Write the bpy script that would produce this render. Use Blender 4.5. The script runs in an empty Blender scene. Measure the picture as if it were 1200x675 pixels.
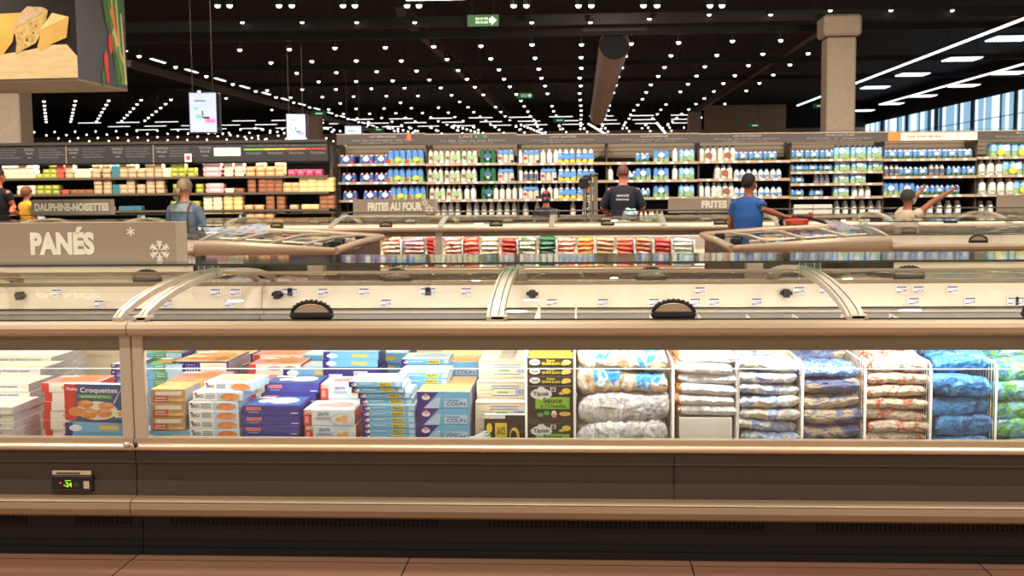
import bpy, math, random
from mathutils import Vector, Matrix
random.seed(7)
SC = bpy.context.scene
COL = SC.collection
SC.view_settings.view_transform = 'Standard'
SC.view_settings.look = 'None'
SC.cycles.transparent_max_bounces = 24
SC.cycles.max_bounces = 8
SC.cycles.sample_clamp_indirect = 6.0
PI = math.pi
# ---------------------------------------------------------------- camera model (1200x675 frame)
F = 1317.0
CH = 1.5
_a = Vector((81.0, 116.5, -F)).normalized()            # world +Y seen from the camera
_n = _a.cross(Vector((1, .0093, 0))).normalized()
if _n.y < 0: _n = -_n                                   # world +Z
_x = _a.cross(_n).normalized()                          # world +X
R3 = Matrix((_x, _a, _n))                               # camera -> world
def P(px, py, Y):
    d = R3 @ Vector((px - 600.0, 337.5 - py, -F))
    t = Y / d.y
    return Vector((d.x * t, Y, CH + d.z * t))
def X(px, py, Y): return P(px, py, Y).x
def Z(px, py, Y): return P(px, py, Y).z
cam = bpy.data.cameras.new('camera'); cam.sensor_width = 36; cam.lens = 36 * F / 1200
cam.clip_end = 300; cam.clip_start = .05
co = bpy.data.objects.new('camera', cam); COL.objects.link(co)
M4 = R3.to_4x4(); M4.translation = Vector((0, 0, CH)); co.matrix_world = M4
SC.camera = co
cam.dof.use_dof = True; cam.dof.focus_distance = 5.0; cam.dof.aperture_fstop = 7.0

# ---------------------------------------------------------------- materials
def lin(c):
    if isinstance(c, str):
        c = c.lstrip('#'); c = tuple(int(c[i:i+2], 16) for i in (0, 2, 4))
    r = []
    for v in c:
        v = v / 255.0
        r.append(v / 12.92 if v <= .04045 else ((v + .055) / 1.055) ** 2.4)
    return tuple(r)
_mats = {}
def mat(name, col, rough=.5, metal=0., var=.06, scale=9., bump=0., bscale=40., spec=.5, coat=0., stretch=None, emit=0., alpha=1.):
    if name in _mats: return _mats[name]
    m = bpy.data.materials.new(name); m.use_nodes = True; _mats[name] = m
    nt = m.node_tree; n = nt.nodes; l = nt.links
    b = n['Principled BSDF']; c = lin(col)
    b.inputs['Roughness'].default_value = rough; b.inputs['Metallic'].default_value = metal
    b.inputs['Specular IOR Level'].default_value = spec
    b.inputs['Coat Weight'].default_value = coat
    b.inputs['Alpha'].default_value = alpha
    tc = n.new('ShaderNodeTexCoord'); mp = n.new('ShaderNodeMapping'); l.new(tc.outputs['Object'], mp.inputs['Vector'])
    if stretch: mp.inputs['Scale'].default_value = stretch
    tx = n.new('ShaderNodeTexNoise'); tx.inputs['Scale'].default_value = scale; tx.inputs['Detail'].default_value = 3
    l.new(mp.outputs['Vector'], tx.inputs['Vector'])
    r = n.new('ShaderNodeValToRGB')
    r.color_ramp.elements[0].position = .3; r.color_ramp.elements[1].position = .7
    r.color_ramp.elements[0].color = tuple(v * (1 - var) for v in c) + (1,)
    r.color_ramp.elements[1].color = tuple(min(1, v * (1 + var)) for v in c) + (1,)
    l.new(tx.outputs['Fac'], r.inputs['Fac']); l.new(r.outputs['Color'], b.inputs['Base Color'])
    if emit:
        l.new(r.outputs['Color'], b.inputs['Emission Color']); b.inputs['Emission Strength'].default_value = emit
        m.cycles.emission_sampling = 'NONE'
    if bump:
        t2 = n.new('ShaderNodeTexNoise'); t2.inputs['Scale'].default_value = bscale; t2.inputs['Detail'].default_value = 4
        l.new(mp.outputs['Vector'], t2.inputs['Vector'])
        bp = n.new('ShaderNodeBump'); bp.inputs['Strength'].default_value = bump; bp.inputs['Distance'].default_value = .02
        l.new(t2.outputs['Fac'], bp.inputs['Height']); l.new(bp.outputs['Normal'], b.inputs['Normal'])
    return m
def blend(name, cols, scale=6., rough=.35, bump=.5, bscale=14., stretch=(1,1,1), coat=.3, seed=0., dist=.8):
    """several printed colours swimming into each other on crumpled film"""
    if name in _mats: return _mats[name]
    m = mat(name, cols[0], rough, bump=bump, bscale=bscale, coat=coat)
    n = m.node_tree.nodes; l = m.node_tree.links
    ramp = next(x for x in n if x.type == 'VALTORGB'); tx = [x for x in n if x.type == 'TEX_NOISE'][0]
    mp = next(x for x in n if x.type == 'MAPPING'); mp.inputs['Scale'].default_value = stretch; mp.inputs['Location'].default_value = (seed, seed*2, 0)
    oi = n.new('ShaderNodeObjectInfo'); ad = n.new('ShaderNodeVectorMath'); ad.operation = 'ADD'
    ml = n.new('ShaderNodeMath'); ml.operation = 'MULTIPLY'; ml.inputs[1].default_value = 31.0
    l.new(oi.outputs['Random'], ml.inputs[0]); l.new(mp.outputs['Vector'], ad.inputs[0]); l.new(ml.outputs[0], ad.inputs[1])
    l.new(ad.outputs[0], tx.inputs['Vector'])
    tx.inputs['Scale'].default_value = scale; tx.inputs['Distortion'].default_value = dist
    cr = ramp.color_ramp; cr.interpolation = 'EASE'
    while len(cr.elements) > 1: cr.elements.remove(cr.elements[-1])
    k = len(cols)
    for i, c in enumerate(cols):
        p = .36 + .30 * i / max(1, k - 1)
        e = cr.elements[0] if i == 0 else cr.elements.new(p)
        e.position = p; e.color = lin(c) + (1,)
    return m
def glass(name, tint=(.95, .97, .95), f0=.05, rough=.0, gain=1.0):
    if name in _mats: return _mats[name]
    m = bpy.data.materials.new(name); m.use_nodes = True; _mats[name] = m
    nt = m.node_tree; n = nt.nodes; l = nt.links; n.clear()
    out = n.new('ShaderNodeOutputMaterial'); mx = n.new('ShaderNodeMixShader')
    t = n.new('ShaderNodeBsdfTransparent'); t.inputs[0].default_value = tuple(tint) + (1,)
    g = n.new('ShaderNodeBsdfGlossy'); g.inputs['Roughness'].default_value = rough
    ge = n.new('ShaderNodeNewGeometry'); dt = n.new('ShaderNodeVectorMath'); dt.operation = 'DOT_PRODUCT'
    l.new(ge.outputs['Normal'], dt.inputs[0]); l.new(ge.outputs['Incoming'], dt.inputs[1])
    def mth(op, a, b=None):
        x = n.new('ShaderNodeMath'); x.operation = op
        for i, v in enumerate((a, b)):
            if v is None: continue
            if isinstance(v, (int, float)): x.inputs[i].default_value = v
            else: l.new(v, x.inputs[i])
        return x.outputs[0]
    ab = mth('ABSOLUTE', dt.outputs['Value']); om = mth('SUBTRACT', 1.0, ab); pw = mth('POWER', om, 5.0)
    sc = mth('MULTIPLY', pw, (1 - f0) * gain); fr = mth('ADD', sc, f0)
    nz = n.new('ShaderNodeTexNoise'); nz.inputs['Scale'].default_value = 3.0
    w = mth('MULTIPLY', nz.outputs['Fac'], .02); fr = mth('ADD', fr, w)
    l.new(fr, mx.inputs[0]); l.new(t.outputs[0], mx.inputs[1]); l.new(g.outputs[0], mx.inputs[2]); l.new(mx.outputs[0], out.inputs[0])
    return m
def emis(name, col, s, samp=False):
    if name in _mats: return _mats[name]
    m = bpy.data.materials.new(name); m.use_nodes = True; _mats[name] = m
    b = m.node_tree.nodes['Principled BSDF']; b.inputs['Base Color'].default_value = lin(col) + (1,)
    b.inputs['Emission Color'].default_value = lin(col) + (1,); b.inputs['Emission Strength'].default_value = s
    if not samp: m.cycles.emission_sampling = 'NONE'
    return m

# ---------------------------------------------------------------- mesh builder
_txt = {}
def text_geo(s, bold=.0):
    k = (s, bold)
    if k in _txt: return _txt[k]
    cu = bpy.data.curves.new('lettering', 'FONT'); cu.body = s; cu.size = 1; cu.resolution_u = 3; cu.offset = bold
    cu.fill_mode = 'BOTH'
    o = bpy.data.objects.new('lettering', cu)
    me = bpy.data.meshes.new_from_object(o)
    vs = [v.co.copy() for v in me.vertices]; fs = [tuple(p.vertices) for p in me.polygons]
    bpy.data.objects.remove(o); bpy.data.curves.remove(cu); bpy.data.meshes.remove(me)
    x0 = min(v.x for v in vs); x1 = max(v.x for v in vs); y0 = min(v.y for v in vs); y1 = max(v.y for v in vs)
    vs = [((v.x - x0) / (x1 - x0), (v.y - y0) / (y1 - y0)) for v in vs]
    _txt[k] = (vs, fs); return _txt[k]
class MB:
    def __init__(s): s.v = []; s.f = []; s.m = []; s.sm = []; s.mats = []; s.T = Matrix.Identity(4)
    def mi(s, m):
        if m not in s.mats: s.mats.append(m)
        return s.mats.index(m)
    def add(s, vs, fs, m, smooth=False):
        o = len(s.v); s.v += [s.T @ Vector(v) for v in vs]; k = s.mi(m)
        for f in fs: s.f.append(tuple(i + o for i in f)); s.m.append(k); s.sm.append(smooth)
        return s
    def box(s, x0, x1, y0, y1, z0, z1, m, top=None, side=None, front=None):
        vs = [(x0,y0,z0),(x1,y0,z0),(x1,y1,z0),(x0,y1,z0),(x0,y0,z1),(x1,y0,z1),(x1,y1,z1),(x0,y1,z1)]
        s.add(vs, [(0,3,2,1),(2,3,7,6)], m); s.add(vs, [(0,1,5,4)], front or m)
        s.add(vs, [(4,5,6,7)], top or m); s.add(vs, [(1,2,6,5),(3,0,4,7)], side or m); return s
    def bbox(s, x0, x1, y0, y1, z0, z1, m, b=.004):
        """bevelled box"""
        vs = []; 
        cx, cy, cz = (x0+x1)/2, (y0+y1)/2, (z0+z1)/2; hx, hy, hz = (x1-x0)/2, (y1-y0)/2, (z1-z0)/2
        b = min(b, hx*.9, hy*.9, hz*.9); idx = {}
        for sx in (-1,1):
            for sy in (-1,1):
                for sz in (-1,1):
                    for ax in range(3):
                        h = [hx-b, hy-b, hz-b]; h[ax] += b
                        idx[(sx,sy,sz,ax)] = len(vs); vs.append((cx+sx*h[0], cy+sy*h[1], cz+sz*h[2]))
        fs = []
        for ax in range(3):
            for sg in (-1,1):
                q = []
                for a, c in ((-1,-1),(1,-1),(1,1),(-1,1)):
                    t = [0,0,0]; t[ax] = sg; t[(ax+1)%3] = a; t[(ax+2)%3] = c; q.append(idx[tuple(t)+(ax,)])
                fs.append(tuple(q) if sg > 0 else tuple(reversed(q)))
        for ax in range(3):
            a1, a2 = (ax+1)%3, (ax+2)%3
            for s1 in (-1,1):
                for s2 in (-1,1):
                    def g(sa, w):
                        t = [0,0,0]; t[ax] = sa; t[a1] = s1; t[a2] = s2; return idx[tuple(t)+(w,)]
                    q = (g(-1,a1), g(1,a1), g(1,a2), g(-1,a2)); fs.append(q if s1*s2 < 0 else tuple(reversed(q)))
        for sx in (-1,1):
            for sy in (-1,1):
                for sz in (-1,1):
                    q = tuple(idx[(sx,sy,sz,a)] for a in range(3)); fs.append(q if sx*sy*sz > 0 else tuple(reversed(q)))
        return s.add(vs, fs, m)
    def prism(s, prof, a0, a1, m, axis='x', smooth=False, caps=True):
        """closed 2-D profile swept along an axis; for x the profile is (y, z), for y (x, z), for z (x, y)"""
        n = len(prof); vs = []
        for a in (a0, a1):
            for p, q in prof:
                vs.append((a,p,q) if axis == 'x' else (p,a,q) if axis == 'y' else (p,q,a))
        s.add(vs, [(i, (i+1)%n, (i+1)%n+n, i+n) for i in range(n)], m, smooth)
        if caps: s.add(vs, [tuple(range(n-1,-1,-1)), tuple(range(n, 2*n))], m)
        return s
    def sheet(s, path, a0, a1, m, nx=1, smooth=True):
        """open (y, z) path swept along x"""
        vs = []; k = len(path)
        for i in range(nx+1):
            x = a0 + (a1-a0)*i/nx
            vs += [(x, p, q) for p, q in path]
        fs = [(i*k+j, i*k+j+1, (i+1)*k+j+1, (i+1)*k+j) for i in range(nx) for j in range(k-1)]
        return s.add(vs, fs, m, smooth)
    def tube(s, pts, r, m, seg=8, smooth=True, rr=None, flat=1., cap=True):
        pts = [Vector(p) for p in pts]; vs = []; n = len(pts); up0 = Vector((0,0,1))
        for i, p in enumerate(pts):
            t = (pts[min(n-1,i+1)] - pts[max(0,i-1)]).normalized()
            u = up0 if abs(t.dot(up0)) < .95 else Vector((0,1,0))
            a = t.cross(u).normalized(); b = a.cross(t).normalized(); R = rr[i] if rr else r
            for k in range(seg):
                w = 2*PI*k/seg; vs.append(p + a*math.cos(w)*R + b*math.sin(w)*R*flat)
        fs = [(i*seg+k, i*seg+(k+1)%seg, (i+1)*seg+(k+1)%seg, (i+1)*seg+k) for i in range(n-1) for k in range(seg)]
        s.add(vs, fs, m, smooth)
        if cap: s.add(vs, [tuple(range(seg-1,-1,-1)), tuple(range((n-1)*seg, n*seg))], m)
        return s
    def loft(s, rings, m, seg=14, smooth=True, cap=True):
        """rings of (centre, rx, ry) in horizontal planes"""
        vs = []
        for c, rx, ry in rings:
            for k in range(seg):
                w = 2*PI*k/seg; vs.append((c[0]+rx*math.cos(w), c[1]+ry*math.sin(w), c[2]))
        n = len(rings)
        s.add(vs, [(i*seg+k, i*seg+(k+1)%seg, (i+1)*seg+(k+1)%seg, (i+1)*seg+k) for i in range(n-1) for k in range(seg)], m, smooth)
        if cap: s.add(vs, [tuple(range(seg-1,-1,-1)), tuple(range((n-1)*seg, n*seg))], m)
        return s
    def lathe(s, cx, cy, z0, prof, seg=10, mats=None, m=None):
        """prof: list of (r, z); mats: one material per band"""
        vs = []
        for r, z in prof:
            for k in range(seg):
                w = 2*PI*k/seg; vs.append((cx+r*math.cos(w), cy+r*math.sin(w), z0+z))
        for i in range(len(prof)-1):
            s.add(vs, [(i*seg+k, i*seg+(k+1)%seg, (i+1)*seg+(k+1)%seg, (i+1)*seg+k) for k in range(seg)], mats[i] if mats else m, True)
        s.add(vs, [tuple(range((len(prof)-1)*seg, len(prof)*seg))], mats[-1] if mats else m)
        return s
    def ell(s, c, rx, ry, rz, m, u=12, v=8, cut=None):
        vs = []; fs = []
        for j in range(v+1):
            th = PI*j/v
            for i in range(u):
                w = 2*PI*i/u; vs.append((c[0]+rx*math.sin(th)*math.cos(w), c[1]+ry*math.sin(th)*math.sin(w), c[2]+rz*math.cos(th)))
        for j in range(v):
            for i in range(u):
                q = (j*u+i, (j+1)*u+i, (j+1)*u+(i+1)%u, j*u+(i+1)%u)
                if cut and not cut(Vector([sum(vs[k][a] for k in q)/4 for a in range(3)])): continue
                fs.append(q)
        return s.add(vs, fs, m, True)
    # decals laid just off a plane: o origin, u/v unit directions, shapes given in metres
    def poly2(s, pts, m, o, u, v, off):
        o, u, v = Vector(o), Vector(u), Vector(v); nn = u.cross(v); s.kk = getattr(s, 'kk', 0) + 1; off += s.kk*.00003
        return s.add([o + u*a + v*b + nn*off for a, b in pts], [tuple(range(len(pts)))], m)
    def rect2(s, a0, a1, b0, b1, m, o, u, v, off=.0008): return s.poly2([(a0,b0),(a1,b0),(a1,b1),(a0,b1)], m, o, u, v, off)
    def disc2(s, a, b, ra, rb, m, o, u, v, off=.001, n=14, rot=0.):
        c, d = math.cos(rot), math.sin(rot)
        return s.poly2([(a+ra*math.cos(w)*c-rb*math.sin(w)*d, b+ra*math.cos(w)*d+rb*math.sin(w)*c) for w in [2*PI*k/n for k in range(n)]], m, o, u, v, off)
    def text2(s, t, a0, a1, b0, b1, m, o, u, v, off=.0016, bold=.02, thick=0):
        vs, fs = text_geo(t, bold); o, u, v = Vector(o), Vector(u), Vector(v); nn = u.cross(v); off += getattr(s, 'kk', 0)*.00003
        s.add([o + u*(a0+x*(a1-a0)) + v*(b0+y*(b1-b0)) + nn*off for x, y in vs], fs, m)
        return s
    def build(s, name, parent=None, loc=None, rotz=0.):
        me = bpy.data.meshes.new(name); me.from_pydata([tuple(v) for v in s.v], [], s.f)
        for m in s.mats: me.materials.append(m)
        me.polygons.foreach_set('material_index', s.m); me.polygons.foreach_set('use_smooth', s.sm); me.update()
        o = bpy.data.objects.new(name, me); COL.objects.link(o)
        if parent: o.parent = parent
        if loc is not None: o.location = loc
        o.rotation_euler.z = rotz
        return o
def tag(o, label, cat, group=None, kind=None):
    if label: o['label'] = label
    if cat: o['category'] = cat
    if group: o['group'] = group
    if kind: o['kind'] = kind
    return o
def thing(name, label, cat, loc=(0,0,0), rotz=0., group=None):
    o = bpy.data.objects.new(name, None); COL.objects.link(o); o.empty_display_size = .1
    o.location = loc; o.rotation_euler.z = rotz
    return tag(o, label, cat, group)
def struct(o): o['kind'] = 'structure'; return o
def dup(o, loc, label=None, group=None, rotz=None, scale=None):
    c = o.copy(); COL.objects.link(c); c.location = loc
    if rotz is not None: c.rotation_euler = (c.rotation_euler[0], c.rotation_euler[1], rotz)
    if scale: c.scale = scale
    if label: c['label'] = label
    if group: c['group'] = group
    for ch in list(o.children):
        d = ch.copy(); COL.objects.link(d); d.parent = c
        for g in ch.children:
            e = g.copy(); COL.objects.link(e); e.parent = d
    return c
class Kit:
    """first call moves the prototype itself, later calls copy it"""
    def __init__(s, o): s.o = o; s.used = False
    def put(s, loc, label=None, group=None, rot=None, scale=None):
        o = s.o if not s.used else dup(s.o, loc)
        s.used = True; o.location = loc
        if rot is not None: o.rotation_euler = rot
        if scale is not None: o.scale = scale
        if label: o['label'] = label
        if group: o['group'] = group
        return o
UX, UY, UZ = (1,0,0), (0,1,0), (0,0,1)
# ================================================================ THE ROOM
BLACK = mat('ceiling black', (13,11,10), .8); BEAM = mat('dark steel', (32,28,25), .6, .3); BEAM2 = mat('grey steel beam', (82,70,60), .5, .4)
BEIGE = mat('beige wall paint', (150,128,106), .8); PILL = mat('pillar plaster', (178,158,136), .7)
def floor_mat():
    m = mat('wood look floor tile', (112,78,58), .38, var=.0, spec=.4)
    n = m.node_tree.nodes; l = m.node_tree.links; b = n['Principled BSDF']
    tc = next(x for x in n if x.type == 'TEX_COORD')
    br = n.new('ShaderNodeTexBrick'); br.inputs['Scale'].default_value = 1.0
    br.inputs['Brick Width'].default_value = 1.14; br.inputs['Row Height'].default_value = .6
    br.inputs['Mortar Size'].default_value = .0035; br.inputs['Mortar Smooth'].default_value = .3; br.offset = 0
    br.inputs['Color1'].default_value = lin((150,108,86)) + (1,); br.inputs['Color2'].default_value = lin((142,102,80)) + (1,)
    br.inputs['Mortar'].default_value = lin((48,32,24)) + (1,)
    mp = n.new('ShaderNodeMapping'); mp.inputs['Rotation'].default_value = (0,0,0); mp.inputs['Location'].default_value = (.707,.41,0)
    l.new(tc.outputs['Object'], mp.inputs['Vector']); l.new(mp.outputs['Vector'], br.inputs['Vector'])
    nz = n.new('ShaderNodeTexNoise'); nz.inputs['Scale'].default_value = 2.5; nz.inputs['Detail'].default_value = 6
    m2 = n.new('ShaderNodeMapping'); m2.inputs['Scale'].default_value = (1, 14, 1); l.new(tc.outputs['Object'], m2.inputs['Vector']); l.new(m2.outputs['Vector'], nz.inputs['Vector'])
    mx = n.new('ShaderNodeMix'); mx.data_type = 'RGBA'; mx.blend_type = 'MULTIPLY'; mx.inputs[0].default_value = .35
    l.new(br.outputs['Color'], mx.inputs[6]); l.new(nz.outputs['Color'], mx.inputs[7]); l.new(mx.outputs[2], b.inputs['Base Color'])
    return m
FL = floor_mat()
q = MB(); q.box(-38, 17.6, -3, 71, -.1, 0, FL); struct(q.build('floor'))
q = MB(); q.box(-38, 17.6, -3, 71, 6.6, 6.7, BLACK); struct(q.build('ceiling'))
q = MB(); q.box(-38, 17.6, 70, 70.3, 0, 5.05, BEIGE); q.box(-38, 17.6, 70, 70.3, 5.05, 6.6, BLACK); struct(q.build('wall_back'))
q = MB(); q.box(-38.3, -38, -3, 71, 0, 6.6, BEIGE); struct(q.build('wall_left'))
# right wall: low band, bright glazing above, dark lintel
q = MB(); q.box(17.3, 17.6, -3, 71, 0, 3.3, BEIGE); q.box(17.3, 17.6, -3, 71, 5.2, 6.6, BLACK)
struct(q.build('wall_right'))
WIN = [emis('daylight glazing a', (210,232,244), 1.5), emis('daylight glazing b', (140,185,212), 1.1), emis('daylight glazing c', (70,105,135), .6)]
WFR = mat('window frame steel', (90,110,122), .5, .3)
random.seed(3)
wn = 0
for y0 in [26 + 5.0*i for i in range(9)]:
    wn += 1
    w = MB(); w.box(17.2, 17.3, y0, y0+.35, 3.3, 5.2, WFR); w.box(17.2, 17.3, y0+.35, y0+5.0, 3.3, 3.36, WFR)
    w.box(17.22, 17.3, y0+.35, y0+5.0, 4.28, 4.31, WFR)
    o = w.build('window_%d' % wn); struct(o)
    w = MB(); y = y0 + .35
    while y < y0 + 4.99:
        d = random.uniform(.18, .5); d = min(d, y0+5.0-y)
        w.add([(17.25,y,3.36),(17.25,y+d,3.36),(17.25,y+d,5.2),(17.25,y,5.2)], [(0,1,2,3)], random.choice([WIN[0],WIN[0],WIN[1],WIN[0],WIN[1],WIN[2]])); y += d
    w.build('pane', o)
# inner partition far right with beige bulkhead
q = MB(); x0 = X(826,140,50); x1 = X(921,140,50); q.box(x0, x1, 50, 50.3, 0, Z(870,123,50), BEIGE); struct(q.build('wall_inner'))
# pillars
def pillar(px0, px1, Y, ytop, label, cap=None):
    x0 = X(px0, 100, Y); x1 = X(px1, 100, Y); t = thing('pillar', label, 'pillar', ((x0+x1)/2, Y+.3, 0)); w = (x1-x0)/2
    zt = Z((px0+px1)/2, ytop, Y)
    m = MB(); m.bbox(-w, w, -.3, .3, 0, (Z((px0+px1)/2, cap[1], Y)-.02 if cap else zt), PILL, .03); m.build('shaft', t)
    if cap:
        zc = Z((px0+px1)/2, cap[1], Y); wc = w*cap[0]; m = MB(); m.bbox(-wc, wc, -.3*cap[0], .3*cap[0], zc, zt, PILL, .05); m.build('capital', t)
pillar(969, 1003, 24, 17, 'thick beige square pillar with a wider capital rising behind the milk shelves', (1.3, 42))
pillar(807, 822, 55, 131, 'narrow beige pillar far off beside the bulkhead wall')
pillar(359, 373, 40, 133, 'beige pillar behind the second hanging screen')
pillar(-14, 21, 23, 100, 'beige pillar under the hanging cheese picture box')

# ceiling steelwork (runs along the hall and across it)
def bar(name, p0, p1, w, h, m, label, cat='beam', group=None):
    p0, p1 = Vector(p0), Vector(p1); L = (p1-p0).length; q = MB()
    a = math.atan2(-(p1-p0).x, (p1-p0).y); q.box(-w/2, w/2, 0, L, -h/2, h/2, m); q.box(-w*.8, w*.8, 0, L, h/2, h/2+.02, m)
    o = q.build(name, None, p0, a); return tag(o, label, cat, group)
pa = P(470, 15, 25.6); pb = Vector((pa.x, 62, pa.z))
bar('ceiling_beam', pa, pb, .22, .22, BEAM2, 'grey steel beam running back left of the round duct', 'beam')
pa = P(966, 30, 28.5); bar('ceiling_beam', pa, (pa.x, 62, pa.z), .18, .2, BEAM2, 'grey steel beam running back from the thick pillar')
pa = P(150, 75, 24); bar('ceiling_beam', pa, (pa.x, 60, pa.z), .12, .12, BEAM2, 'long thin pipe rail running back beneath the dashed light track on the left')
for i, (py, Y) in enumerate([(25, 25.), (40, 27.), (76, 34.), (96, 41.)]):
    z = Z(600, py, Y); bar('cross_beam', (17, Y, z), (-38, Y, z), .14, .14 if i else .2, BEAM, 'dark steel beam crossing the black ceiling, %s' % ['nearest of the four','second from the front','third from the front','farthest of the four'][i])
# diagonal braces under the roof by the pillar
# round duct
dz = Z(718, 52, 27)
DUCT = mat('galvanised duct', (205,195,180), .4, .1, var=.15, scale=3)
t = thing('air_duct', 'round galvanised air duct running back beneath the black ceiling', 'duct', (X(720, 50, 27), 27, dz))
m = MB(); m.tube([(0,0,0),(0,27,0)], .36, DUCT, 20, cap=False); m.tube([(0,.6,0),(0,.62,0)], .355, BEAM, 20); m.tube([(0,-.03,0),(0,.04,0)], .375, DUCT, 20, cap=False); m.build('duct_pipe', t)  # dark disc inside stands for the shade in the open duct
for k in range(10): m = MB(); m.tube([(0,k*2.8+.65,0),(0,k*2.8+.73,0)], .385, DUCT, 20, cap=False); m.build('duct_ring', t)
m = MB(); m.box(-.75, .75, -.1, 0, .3, .38, BEAM2); m.build('hanger', t)

# ---------------------------------------------------------------- ceiling lights
LZ = 5.0
BULB = emis('white spot lens', (255,250,240), 6.0); CAN = mat('black lamp can', (20,19,18), .4)
def spot_proto():
    t = thing('ceiling_spotlight', '', 'spotlight')
    m = MB(); m.lathe(0,0,0, [(.05,.16),(.062,.15),(.066,.0),(.05,-.005)][::-1], 10, m=CAN); m.tube([(0,0,.16),(0,0,1.6)], .008, CAN, 5); m.build('housing', t)
    m = MB(); m.ell((0,0,0), .058, .058, .055, BULB, 10, 6); m.build('lens', t)
    return Kit(t)
sk = spot_proto()
LB = 'round white spotlight in the straight rows under the black ceiling'; GR = 'spotlights in the rows over the dairy aisles'
for j in range(14):
    Y = 27.7 + 2.75*j + max(0, j-4)*.35
    for k in (range(-7, 6) if j < 4 else range(-11, 6)):
        if j in (6, 11) and k % 2: continue
        sk.put((k*1.2 + random.uniform(-.04,.04), Y + random.uniform(-.1,.1), LZ), LB, GR)
# near rows at the top of the frame: pairs, then a dim row
for px in (255,269,327,342,402,416,477,491,602,617,678,693,754,770,832,846):
    p = P(px, 6, 21.5); sk.put(p, 'small spotlight of a close pair at the very top edge of the ceiling', 'paired spotlights nearest the camera')
for px in (284,354,418,486,623,692,761,831,903,973,1044,1116):
    p = P(px, 26 if px < 700 else 22 if px < 800 else 17 if px < 950 else 12, 24.8); sk.put(p, 'single spotlight on the first dark cross beam', 'spotlights along the first cross beam', scale=(.8,.8,.6))
# a block of rows laid at an angle, left
ang = math.radians(25.6)
for i, px in enumerate((20, 51, 88, 127, 165, 200)):
    p0 = P(px, 109, 42)
    for j in range(7):
        d = 2.2*j; sk.put((p0.x - math.sin(ang)*d, p0.y + math.cos(ang)*d, LZ), 'white spotlight in the slanting rows behind the cheese picture box', 'spotlights in the slanting rows on the left')
# the many small lights beyond, past counting
m = MB()
random.seed(5)
for j in range(6):
    for k in range(-26, 5):
        x = k*1.2 + .18*j; y = 63.0 + j*1.1; m.ell((x, y, LZ-.13*j), .05, .05, .045, BULB, 6, 4)
for c in range(8):
    xx = -20 + 3.4*c
    for j in range(11): m.ell((xx + j*.12, 57+.95*j, 4.72-.015*j), .05, .05, .045, BULB, 6, 4)
tag(m.build('distant_spotlights'), 'crowd of tiny white ceiling spots at the far end of the hall', 'spotlights', kind='stuff')
# short linear tubes in three ranks
TUBE = emis('white light tube', (255,252,245), 2.2)
def tube_light(L, label, group):
    t = thing('linear_light', label, 'linear light', group=group)
    m = MB(); m.box(-L/2, L/2, -.05, .05, .02, .08, CAN); m.build('housing', t)
    for s in (-1, 1): m = MB(); m.tube([(s*L*.4,0,.08),(s*L*.4,0,1.6)], .006, CAN, 4); m.build('hanger', t)
    m = MB(); m.prism([(-.05,.02),(-.03,-.0),(.03,-.0),(.05,.02)], -L/2+.02, L/2-.02, TUBE, 'x'); m.build('diffuser', t)
    return t
tk = Kit(tube_light(1.2, 'short white linear light in the three crosswise ranks far back', 'linear lights in crosswise ranks'))
for r, (Y, off) in enumerate(((55.5, 0.), (58.5, .22), (61.5, .45))):
    for k in range(-13, 4): tk.put((k*1.97 + 1.0 + off*1.2 - .0, Y, LZ - .02*r))
# dashed track on the left: a spot, then a bar, and so on
dt = tube_light(1.0, 'white bar of the dashed light track slanting down from the cheese picture box', 'bars of the dashed light track'); dk = Kit(dt)
xt = X(146, 50, 27.7)
for k in range(14):
    y = 27.3 + k*2.6; dk.put((xt, y, LZ), rot=(0,0,PI/2)); 
    sk.put((xt, y + 1.3, LZ), 'round spot between the bars of the dashed light track', 'spots between the bars of the dashed track')
# two continuous strips on the right
for (px, py), lab in (((1200,22),'long continuous white light strip, upper one at the right'), ((1200,75),'long continuous white light strip, lower one at the right')):
    Y = 3.5 / ((P(px,py,1).z - 1.5)); x = X(px, py, Y); t = thing('light_strip', lab, 'light strip', (x, Y-2, LZ))
    Y1 = 50; m = MB(); m.box(-.05, .05, 0, Y1-Y+2, .02, .07, CAN); m.build('housing', t)
    m = MB(); m.prism([(-.035,.02),(-.03,-.02),(.03,-.02),(.035,.02)], .02, Y1-Y+1.98, TUBE, 'y'); m.build('diffuser', t)
# louvred panels between them
PAN = emis('panel light', (240,248,255), 1.6)
pt = thing('panel_light', '', 'panel light')
m = MB(); m.box(-.47, .47, -.47, .47, .03, .09, CAN); m.build('tray', pt)
for s in (-1, 1): m = MB(); m.tube([(s*.4,0,.09),(s*.4,0,1.6)], .006, CAN, 4); m.build('hanger', pt)
m = MB()
for k in range(10): m.prism([(-.45+k*.09, .03),(-.45+k*.09+.03,-.01),(-.45+k*.09+.06,.03)], -.45, .45, PAN, 'y')
m.build('louvre', pt); pk = Kit(pt)
for px, py in ((1184,46),(1128,70),(1070,88),(1026,103),(1184,86),(1130,101),(1082,113),(1045,122),(1012,130),(1016,47),(1075,22)):
    if px == 1016 or px == 1075: continue
    Y = 3.5 / (P(px,py,1).z - 1.5); pk.put((X(px,py,Y), Y, LZ), 'square louvred ceiling panel light near the right hand windows', 'louvred panel lights')
p = P(511, 0, 21); t = tube_light(1.15, 'single bright tube cut by the top edge above the first green sign', None); t.location = p

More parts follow.
